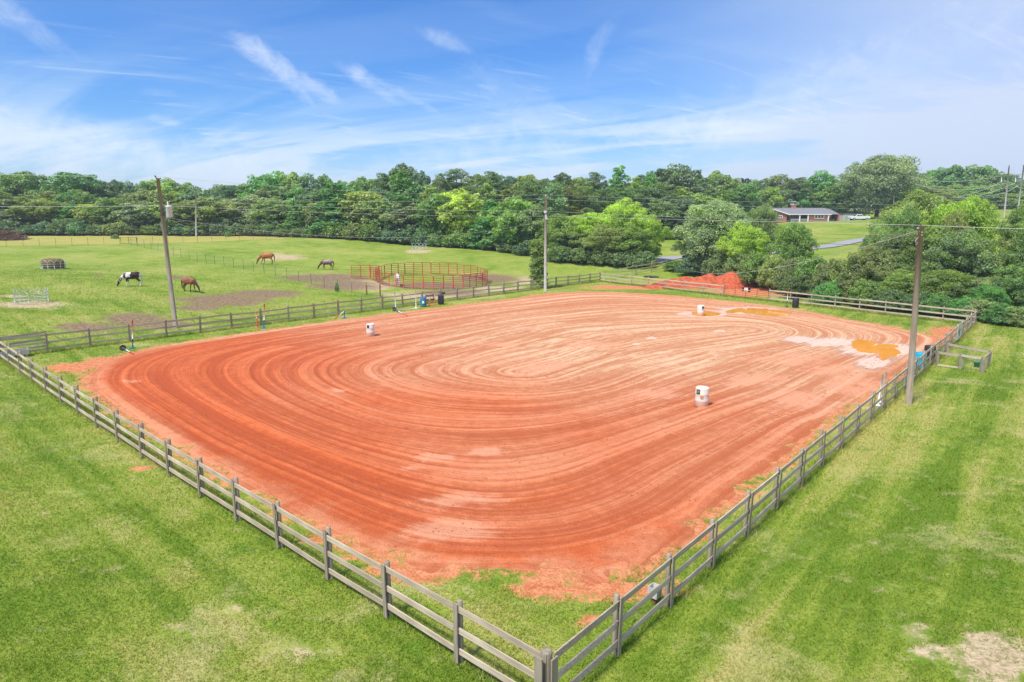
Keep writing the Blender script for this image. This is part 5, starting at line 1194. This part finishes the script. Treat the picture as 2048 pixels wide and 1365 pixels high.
# front row, west
FR = [(0, 425, 80, 'olive'), (45, 418, 90, 'dark'), (100, 402, 110, 'mid'), (150, 412, 80, 'emerald'), (190, 408, 85, 'mid'), (235, 400, 90, 'green'), (285, 404, 90, 'pale'), (330, 412, 80, 'lime'), (372, 405, 85, 'olive'), (415, 398, 90, 'mid'), (462, 402, 90, 'mid'), (508, 392, 95, 'pale'), (555, 400, 90, 'olive'), (600, 412, 66, 'emerald'), (638, 405, 70, 'olive'),
      (672, 368, 90, 'emerald'), (715, 384, 100, 'mid'), (762, 400, 80, 'olive'), (806, 346, 84, 'emerald'), (818, 402, 90, 'pale'), (868, 392, 80, 'green'), (925, 380, 100, 'lime'), (985, 405, 90, 'emerald'), (1030, 395, 90, 'green'), (1070, 410, 80, 'dark'), (1010, 440, 60, 'green')]
for fi, (px, pt_, wp, cl_) in enumerate(FR): tree('cone' if fi in (3, 13, 15, 18, 22) else 'broad', px, pt_, wp*1.1, interp(px, DT)+random.uniform(-2, 2), cl_, 'in the front row')
for px in range(-5, 1080, 34):
    base = interp(px, [(0, 468), (500, 470), (700, 477), (950, 492), (1060, 509)]); tree('bush', px+random.uniform(-6, 6), base-random.uniform(20, 36), random.uniform(44, 62), interp(px, DT)-4, random.choice(['dark', 'dark', 'olive', 'green', 'bluish']), 'edging the wood')
# clump at the far arena corner
for a in ((1128, 434, 96, 'green', 112), (1180, 426, 108, 'lime', 111), (1245, 405, 100, 'lime', 110), (1290, 436, 84, 'lime', 108), (1215, 455, 100, 'olive', 106), (1255, 458, 90, 'green', 105), (1150, 462, 90, 'dark', 109)):
    tree('near', a[0], a[1], a[2]*1.05, a[4], a[3], 'in the far corner clump')
for a in ((1120, 490, 60, 'dark', 106), (1165, 492, 60, 'dark', 105), (1210, 494, 60, 'olive', 104), (1250, 500, 56, 'dark', 102), (1290, 500, 50, 'dark', 101)): tree('bush', a[0], a[1], a[2], a[4], a[3], 'in the far corner clump')
for a in ((1330, 402, 80, 'dark'), (1372, 398, 80, 'bluish'), (1410, 392, 80, 'mid'), (1345, 440, 90, 'dark'), (1460, 410, 80, 'dark')): tree('broad', a[0], a[1], a[2], 152, a[3], 'behind the small meadow')
for a in ((1325, 455, 60), (1370, 456, 60), (1410, 458, 60)): tree('bush', a[0], a[1], a[2], 150, 'dark', 'behind the small meadow')
tree('column', 1078, 478, 44, 81.5, 'green', label='tall narrow vine-covered bush beside the grey pole'); 
# trees right of the dirt heap
tree('near', 1432, 402, 150, 92, 'pale', label='large grey-green tree behind the red dirt heap', var=0)
tree('near', 1490, 452, 92, 86, 'lime', label='bright green vine-covered tree right of the large grey-green tree', var=1)
tree('near', 1524, 416, 64, 108, 'olive', label='dark tree left of the brick house, in front of its lawn', var=2)
tree('near', 1585, 445, 84, 82, 'green', label='leafy tree standing in front of the brick house lawn', var=0)
tree('near', 1395, 470, 80, 96, 'dark', label='dark lower tree at the left foot of the large grey-green tree', var=1)
for i, (px, pt_, wp, y, cl_) in enumerate(((1355, 520, 46, 96, 'green'), (1395, 505, 60, 92, 'bluish'), (1445, 500, 60, 88, 'dark'), (1485, 498, 60, 84, 'olive'), (1520, 500, 60, 80, 'green'), (1555, 505, 60, 77, 'mid'), (1592, 512, 64, 74, 'olive'), (1630, 505, 66, 72, 'green'), (1668, 512, 70, 70, 'olive'),
        (1705, 505, 80, 68, 'mid'), (1660, 560, 50, 66, 'emerald'), (1740, 555, 60, 63, 'green'), (1712, 548, 60, 66, 'olive'), (1790, 575, 60, 61, 'dark'), (1845, 580, 60, 60, 'dark'), (1890, 585, 60, 58, 'emerald'), (1935, 592, 70, 57, 'emerald'), (1975, 596, 70, 55.5, 'pale'), (2015, 604, 70, 54, 'emerald'), (2050, 612, 70, 53, 'olive'), (1600, 545, 60, 71, 'dark'))):
    tree('nearbush', px, pt_, wp*1.15, y, cl_, 'in the hedgerow')
RT = [(1830, 402, 66, 80, 'lime'), (1872, 398, 70, 79, 'green'), (1906, 420, 60, 69, 'mid'), (1758, 455, 60, 71, 'mid'), (1810, 425, 64, 71, 'green'), (2046, 425, 60, 66, 'mid'), (1768, 440, 80, 74, 'green'), (1796, 415, 110, 76, 'mid'), (1835, 396, 150, 78, 'mid'), (1890, 408, 110, 72, 'lime'), (1800, 470, 130, 68, 'dark'), (1855, 465, 140, 66, 'green'), (1745, 500, 110, 67, 'olive'), (1935, 392, 96, 70, 'lime'), (1920, 470, 130, 63, 'dark'), (1966, 560, 90, 60, 'pale'), (2044, 410, 86, 64, 'green'), (2066, 440, 100, 62, 'mid'), (2036, 530, 96, 59, 'dark'), (1985, 575, 80, 57, 'emerald'), (1895, 540, 120, 61, 'green'), (1820, 545, 110, 63, 'green'), (2075, 430, 110, 60, 'green')]
for (px, pt_, wp, y, cl_) in RT: tree('near', px, pt_, wp, y, cl_, 'in the right thicket')
for i, (px, pt_) in enumerate(((2140, 425), (2215, 415), (2300, 430), (2390, 420))): tree('near', px, pt_, 130, 60+i, ('green', 'mid', 'olive', 'green')[i], 'right of the thicket'); tree('nearbush', px-20, 590, 100, 54+i, 'emerald', 'beyond the right edge')
# around the house and on the right hill
tree('oak', 1750, 321, 150, 222, 'pale', label='huge spreading grey-green oak behind the white pickup')
tree('broad', 1537, 378, 62, 214, 'lime', label='round bright green tree at the left end of the brick house', var=1)
tree('broad', 1512, 392, 40, 212, 'green', 'beside the house')
for a in ((1640, 385, 70, 'green'), (1600, 388, 60, 'emerald'), (1670, 392, 60, 'dark'), (1560, 380, 60, 'dark')): tree('broad', a[0], a[1], a[2], 224, a[3], 'behind the house')
HILL = [(1832, 352, 60, 'green', 240), (1812, 378, 60, 'lime', 215), (1860, 372, 70, 'olive', 225), (1900, 335, 64, 'emerald', 270), (1930, 331, 60, 'green', 270), (1872, 336, 56, 'emerald', 275), (1960, 336, 58, 'emerald', 268), (1985, 345, 56, 'dark', 262), (1850, 342, 50, 'green', 280), (1880, 385, 60, 'mid', 215), (1925, 375, 76, 'green', 240), (1965, 372, 76, 'dark', 240), (1900, 370, 76, 'green', 245), (2000, 368, 70, 'green', 240), (2030, 360, 60, 'dark', 260), (2060, 362, 60, 'green', 255), (1805, 340, 50, 'dark', 275), (2005, 352, 50, 'dark', 275), (2040, 385, 60, 'pale', 235), (2010, 388, 60, 'mid', 235), (1945, 392, 60, 'dark', 232), (1980, 392, 60, 'dark', 232)]
for (px, pt_, wp, cl_, y) in HILL: tree('broad', px, pt_, wp*1.1, y, cl_, 'on the right hill')
for (px, py) in ((230, 478), (457, 474), (670.6, 584)):
    q_ = gp(px, py); r_ = tree('bush', px, py-(9 if px < 600 else 9), 16 if px < 600 else 9, q_.y, 'green', label={230: 'small lone bush on the yellow field left of the pasture gate', 457: 'small lone bush on the yellow field right of the thin pale pole', 670.6: 'tiny round bush at the foot of the diagonal wire fence'}[px])
# far-off wood closing the horizon
rg = np.random.default_rng(5); L = []
for i in range(260):
    x_ = -420+840*(i/260)+rg.uniform(-3, 3); y_ = 330+rg.uniform(-20, 30); zt_ = tz(x_, y_); hh = rg.uniform(9, 14); L.append((x_, y_, zt_+hh*.5, rg.uniform(5, 8), hh*.55, rg.uniform(-.4, .3)))
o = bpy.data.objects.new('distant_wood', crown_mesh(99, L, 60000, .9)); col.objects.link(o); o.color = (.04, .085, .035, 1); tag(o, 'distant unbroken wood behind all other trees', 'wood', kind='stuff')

# ---------------------------------------------------------------- brick house, shed, pickup, far building
m, t, b = newmat('red_brick'); tcb = t.new('ShaderNodeTexCoord').outputs['Object']; br_ = t.new('ShaderNodeTexBrick'); sb_ = t.new('ShaderNodeSeparateXYZ'); t.lk(tcb, sb_.inputs[0]); cb_ = t.new('ShaderNodeCombineXYZ'); t.put(cb_.inputs[0], t.math('ADD', sb_.outputs[0], sb_.outputs[1])); t.lk(sb_.outputs[2], cb_.inputs[1]); t.lk(cb_.outputs[0], br_.inputs[0])
br_.inputs['Color1'].default_value = (.46, .15, .10, 1); br_.inputs['Color2'].default_value = (.36, .11, .075, 1); br_.inputs['Mortar'].default_value = (.46, .34, .28, 1); br_.inputs['Scale'].default_value = 4
t.put(b.inputs['Base Color'], t.mix(.3, br_.outputs[0], t.mix(t.noise(tcb, .8, 4), (.28, .09, .06), (.38, .14, .1)))); M_brick = m
M_roof = simple('grey_shingle', (.22, .22, .23), .9, var=.25, scale=3); M_glass = simple('window_glass', (.05, .06, .07), .12, var=.3, spec=.7); M_trim = M_sign_w
hb = gp(1600, 444); hy = hb.y; hs_ = hy*math.cos(PITCH)/F*1.0; HX = lambda px: (px-1600)*hy/F
house = empty('brick_house', hb, 0, 'long single-storey red brick house with a grey roof and white-trimmed windows', 'house')
wx0, wx1, wx2, wx3, wx4 = HX(1534), HX(1572), HX(1619), HX(1658), HX(1676); WH = 2.25
mb = MB(); mb.box(((wx0+wx1)/2, 4.0, WH/2), (wx1-wx0, 9, WH)); mb.box(((wx1+wx2)/2, 6.5, WH/2), (wx2-wx1-.01, 4, WH-.02)); mb.box(((wx2+wx3)/2, 4.5, WH/2), (wx3-wx2, 8, WH))
gz = 1.75
mb.add([(wx0, -.5, WH), (wx1, -.5, WH), ((wx0+wx1)/2-1.2, -.5, WH+gz*.75), (wx0, -.3, WH), (wx1, -.3, WH), ((wx0+wx1)/2-1.2, -.3, WH+gz*.75)], [(0, 1, 2), (5, 4, 3), (0, 3, 4, 1), (1, 4, 5, 2), (2, 5, 3, 0)])
mb.build('wall', M_brick, house)
rf = MB()
def slab(rf, a, b_, c, d, th=.16): 
    u = [Vector(q_) for q_ in (a, b_, c, d)]; n_ = (u[1]-u[0]).cross(u[3]-u[0]).normalized(); n_ = n_ if n_.z > 0 else -n_; lo = [q_-n_*th for q_ in u]; rf.add(u+lo, [(0, 1, 2, 3), (7, 6, 5, 4), (0, 4, 5, 1), (1, 5, 6, 2), (2, 6, 7, 3), (3, 7, 4, 0)])
RZ = WH+gz; slab(rf, (wx0-.4, -.2+0.3, WH), (wx3+.5, .1, WH+.02), (wx3+.5, 4.6, RZ), (wx0-.4, 4.6, RZ)); slab(rf, (wx0-.4, 4.62, RZ), (wx3+.5, 4.62, RZ), (wx3+.5, 9.2, WH), (wx0-.4, 9.2, WH))
xm = (wx0+wx1)/2-1.2; slab(rf, (wx1+.7, -.9, WH-.15), (xm, -.9, WH+gz*.80), (xm, 3.8, WH+gz*.80), (wx1+.7, 3.8, WH-.15)); slab(rf, (xm-.01, -.9, WH+gz*.80), (wx0-.6, -.9, WH), (wx0-.6, 3.8, WH), (xm-.01, 3.8, WH+gz*.80))
ro = rf.build('roof', M_roof, house)
MB().box((HX(1598), 4.8, RZ+.35), (1.3, .9, 1.0)).build('chimney', M_brick, ro)
an = MB(); an.tube([(HX(1598), 4.8, RZ+.8), (HX(1598), 4.8, RZ+2.0)], .04, 5)
for k in (-.9, -.3, .3, .9): an.tube([(HX(1598)-1.0, 4.8+k*.3, RZ+1.1+k*.15), (HX(1598)+1.0, 4.8+k*.3, RZ+1.1-k*.1)], .05, 5)
an.tube([(HX(1593)-1, 4.8, RZ+2.0), (HX(1593)+1.4, 4.8, RZ+1.95)], .05, 5); an.build('antenna', M_whitep, ro)
MB().beam((wx1+.75, -.93, WH-.22), (xm, -.93, WH+gz*.80-.1), .05, .26).beam((xm, -.93, WH+gz*.80-.1), (wx0-.6, -.93, WH-.1), .05, .26).build('fascia', M_trim, house)
MB().box(((wx1+wx3)/2+.3, -.02, WH-.12), (wx3-wx1+.6, .06, .22)).build('fascia', M_trim, house)
def window(x_, z_, w_, h_, y_, panes=3):
    wn = MB().box((x_, y_, z_), (w_, .06, h_)).build('window', M_glass, house); f_ = MB()
    for s_ in (-1, 1): f_.box((x_+s_*(w_/2), y_-.05, z_), (.14, .06, h_+.14)); f_.box((x_, y_-.052, z_+s_*h_/2), (w_+.14, .062, .14))
    for k in range(1, panes): f_.box((x_-w_/2+w_*k/panes, y_-.054, z_), (.1, .05, h_))
    f_.build('frame', M_trim, wn)
window(HX(1556.5), 1.45, 1.9, .75, -.55); window(HX(1638.5), 1.5, 2.7, 1.0, .45)
window(HX(1594), 1.25, 1.3, 1.2, 4.45, 2); window(HX(1607), 1.25, 1.3, 1.2, 4.45, 2)
MB().box((HX(1579), 4.44, 1.0), (.95, .06, 2.0)).build('door', M_whitep, house)
for px in (1599.5, 1616, 1656): MB().box((HX(px), .25, WH/2-.1), (.28, .28, WH-.1)).build('porch_post', M_trim, house)
pr_ = MB(); pr_.box(((HX(1582)+HX(1616))/2, .2, .75), (HX(1616)-HX(1582), .06, .08))
for k in range(18): pr_.box((HX(1582)+(HX(1616)-HX(1582))*k/17, .2, .38), (.05, .05, .72))
pr_.build('railing', M_trim, house)
MB().box(((wx3+wx4)/2+.1, 6.5, 1.1), (wx4-wx3, .25, 2.2)).box((wx4+.2, 3.4, 1.1), (.3, 6, 2.2)).build('carport_wall', M_brick, house)
slr = MB(); slab(slr, (wx3+.52, .3, WH-.05), (wx4+.6, .8, WH-.1), (wx4-.6, 4.6, RZ-.35), (wx3+.52, 4.6, RZ-.1)); slr.build('carport_roof', M_roof, house)
MB().box((HX(1660), .6, .5), (3.0, .3, .06)).build('step', M_concrete, house)
# dark mower under the carport
pm = Vector((HX(1667)+hb.x, hy+2.0, hb.z)); mw = empty('mower', pm, 0, 'small dark mower parked under the carport at the right end of the house', 'mower')
MB().box((0, 0, .55), (1.5, .9, .45)).box((-.5, 0, .95), (.5, .7, .4)).build('body', M_black, mw)
for sx_ in (-.55, .55): MB().tube([(sx_, -.5, .3), (sx_, .5, .3)], .3, 12).build('wheel', M_black, mw)
# shed beside the truck
sp_ = gp(1698, 446); sh = empty('shed', Vector((at_y(1697, 440, hy+6).x, hy+6, tz(at_y(1697, 440, hy+6).x, hy+6))), 0, 'plain pale grey shed standing behind the white pickup', 'shed')
MB().box((0, 1.5, 1.0), (3.4, 3, 2.0)).build('wall', M_concrete, sh); MB().box((0, 1.5, 2.05), (3.7, 3.3, .12)).build('roof', M_roof, sh); MB().box((-.8, -.02, .9), (.9, .04, 1.75)).build('door', M_galv, sh)
# pickup truck, nose to the left
M_car = simple('white_car_paint', (.78, .80, .84), .25, var=.04, spec=.6); M_tyre = simple('tyre_rubber', (.02, .02, .02), .8)
ty0 = hy-1.5; tx0 = at_y(1718, 440, ty0).x; tk = empty('pickup_truck', (tx0, ty0, tz(tx0, ty0)), 0, 'white pickup truck parked on the hill right of the brick house', 'pickup truck')
side_ = [(-2.85, .55), (-2.9, .95), (-2.7, 1.08), (-1.55, 1.18), (-.95, 1.72), (.35, 1.76), (.55, 1.22), (2.75, 1.22), (2.8, .6), (2.3, .5), (-2.4, .45)]
mb = MB(); nn = len(side_); vs = [(x_, -.92+(.12 if z_ > 1.3 else 0), z_) for x_, z_ in side_]+[(x_, .92-(.12 if z_ > 1.3 else 0), z_) for x_, z_ in side_]
mb.add(vs, [tuple(range(nn))[::-1], tuple(range(nn, 2*nn))]+[(i, (i+1) % nn, nn+(i+1) % nn, nn+i) for i in range(nn)]); mb.build('body', M_car, tk, .04)
for xa, xb, xc, xd in ((-1.35, -.85, -.30, -.30), (-.22, -.22, .28, .40)):
    for s_ in (-1, 1): MB().add([(xa, s_*.935, 1.24), (xd, s_*.935, 1.24), (xc, s_*.84, 1.64), (xb, s_*.84, 1.64), (xa, s_*.915, 1.24), (xd, s_*.915, 1.24), (xc, s_*.82, 1.64), (xb, s_*.82, 1.64)], [(0, 1, 2, 3), (7, 6, 5, 4), (0, 4, 5, 1), (1, 5, 6, 2), (2, 6, 7, 3), (3, 7, 4, 0)]).build('side_window', M_glass, tk)
MB().add([(-1.56, -.75, 1.21), (-1.56, .75, 1.21), (-1.0, .68, 1.70), (-1.0, -.68, 1.70)], [(0, 1, 2, 3)]).build('windscreen', M_glass, tk)
MB().box((1.7, 0, 1.20), (2.0, 1.6, .06)).build('bed', M_black, tk)
for x_ in (-1.85, 1.8):
    for s_ in (-1, 1):
        w_ = MB().tube([(x_, s_*.72, .38), (x_, s_*.97, .38)], .39, 18).build('wheel', M_tyre, tk); MB().tube([(x_, s_*.96, .38), (x_, s_*.985, .38)], .22, 14).build('rim', M_galv, w_)
for s_ in (-1, 1): MB().box((-2.88, s_*.7, .85), (.05, .3, .18)).build('headlight', M_glass, tk)
MB().box((-2.93, 0, .58), (.12, 1.8, .2)).build('bumper', M_galv, tk)
# dark trailer just behind the truck
p = Vector((at_y(1745, 440, ty0).x, ty0, 0)); p.z = tz(p.x, p.y); tl = empty('trailer', p, 0, 'low dark flat trailer behind the tail of the white pickup', 'trailer')
MB().box((.4, 0, .62), (3.0, 1.7, .12)).box((.4, -.84, .85), (3.0, .05, .06)).box((.4, .84, .85), (3.0, .05, .06)).build('deck', M_black, tl)
for s_ in (-1, 1): MB().tube([(.6, s_*.9, .35), (.6, s_*1.05, .35)], .35, 14).build('wheel', M_tyre, tl)
# small building glimpsed through the thicket
p = at_y(1817, 452, 84); z_ = tz(p.x, 150); p = Vector((at_y(1817, 452, 150).x, 150, z_)); fb = empty('outbuilding', p, R(20), 'small reddish building with a pale metal roof, glimpsed through the thicket', 'building')
hh = max(1.6, at_y(1817, 440, 150).z-z_); MB().box((0, 0, hh/2), (3.4, 3, hh)).build('wall', M_brick, fb)
MB().add([(-2, -1.8, hh), (2, -1.8, hh), (2, 0, hh+1), (-2, 0, hh+1), (2, 1.8, hh), (-2, 1.8, hh)], [(0, 1, 2, 3), (3, 2, 4, 5), (0, 3, 5), (1, 4, 2), (0, 5, 4, 1)]).build('roof', M_galv, fb)
MB().box((.6, -1.51, hh*.55), (.8, .04, .7)).build('window', M_trim, fb)
bm_ = bmesh.new(); bmesh.ops.create_cube(bm_, size=1); hm = bpy.data.meshes.new('haze'); bm_.to_mesh(hm); bm_.free()
hz = bpy.data.objects.new('haze', hm); col.objects.link(hz); hz.scale = (5600, 4600, 62); hz.location = (0, 1400, 62/2-3); tag(hz, kind='stuff')
m = bpy.data.materials.new('haze'); m.use_nodes = True; m.node_tree.nodes.clear(); v = m.node_tree.nodes.new('ShaderNodeVolumePrincipled'); oo = m.node_tree.nodes.new('ShaderNodeOutputMaterial')
v.inputs['Color'].default_value = (.82, .90, 1, 1); v.inputs['Density'].default_value = .00042; v.inputs['Anisotropy'].default_value = .2; m.node_tree.links.new(v.outputs[0], oo.inputs['Volume']); hm.materials.append(m)
print('objects', len(bpy.data.objects), 'verts', sum(len(m_.vertices) for m_ in bpy.data.meshes))
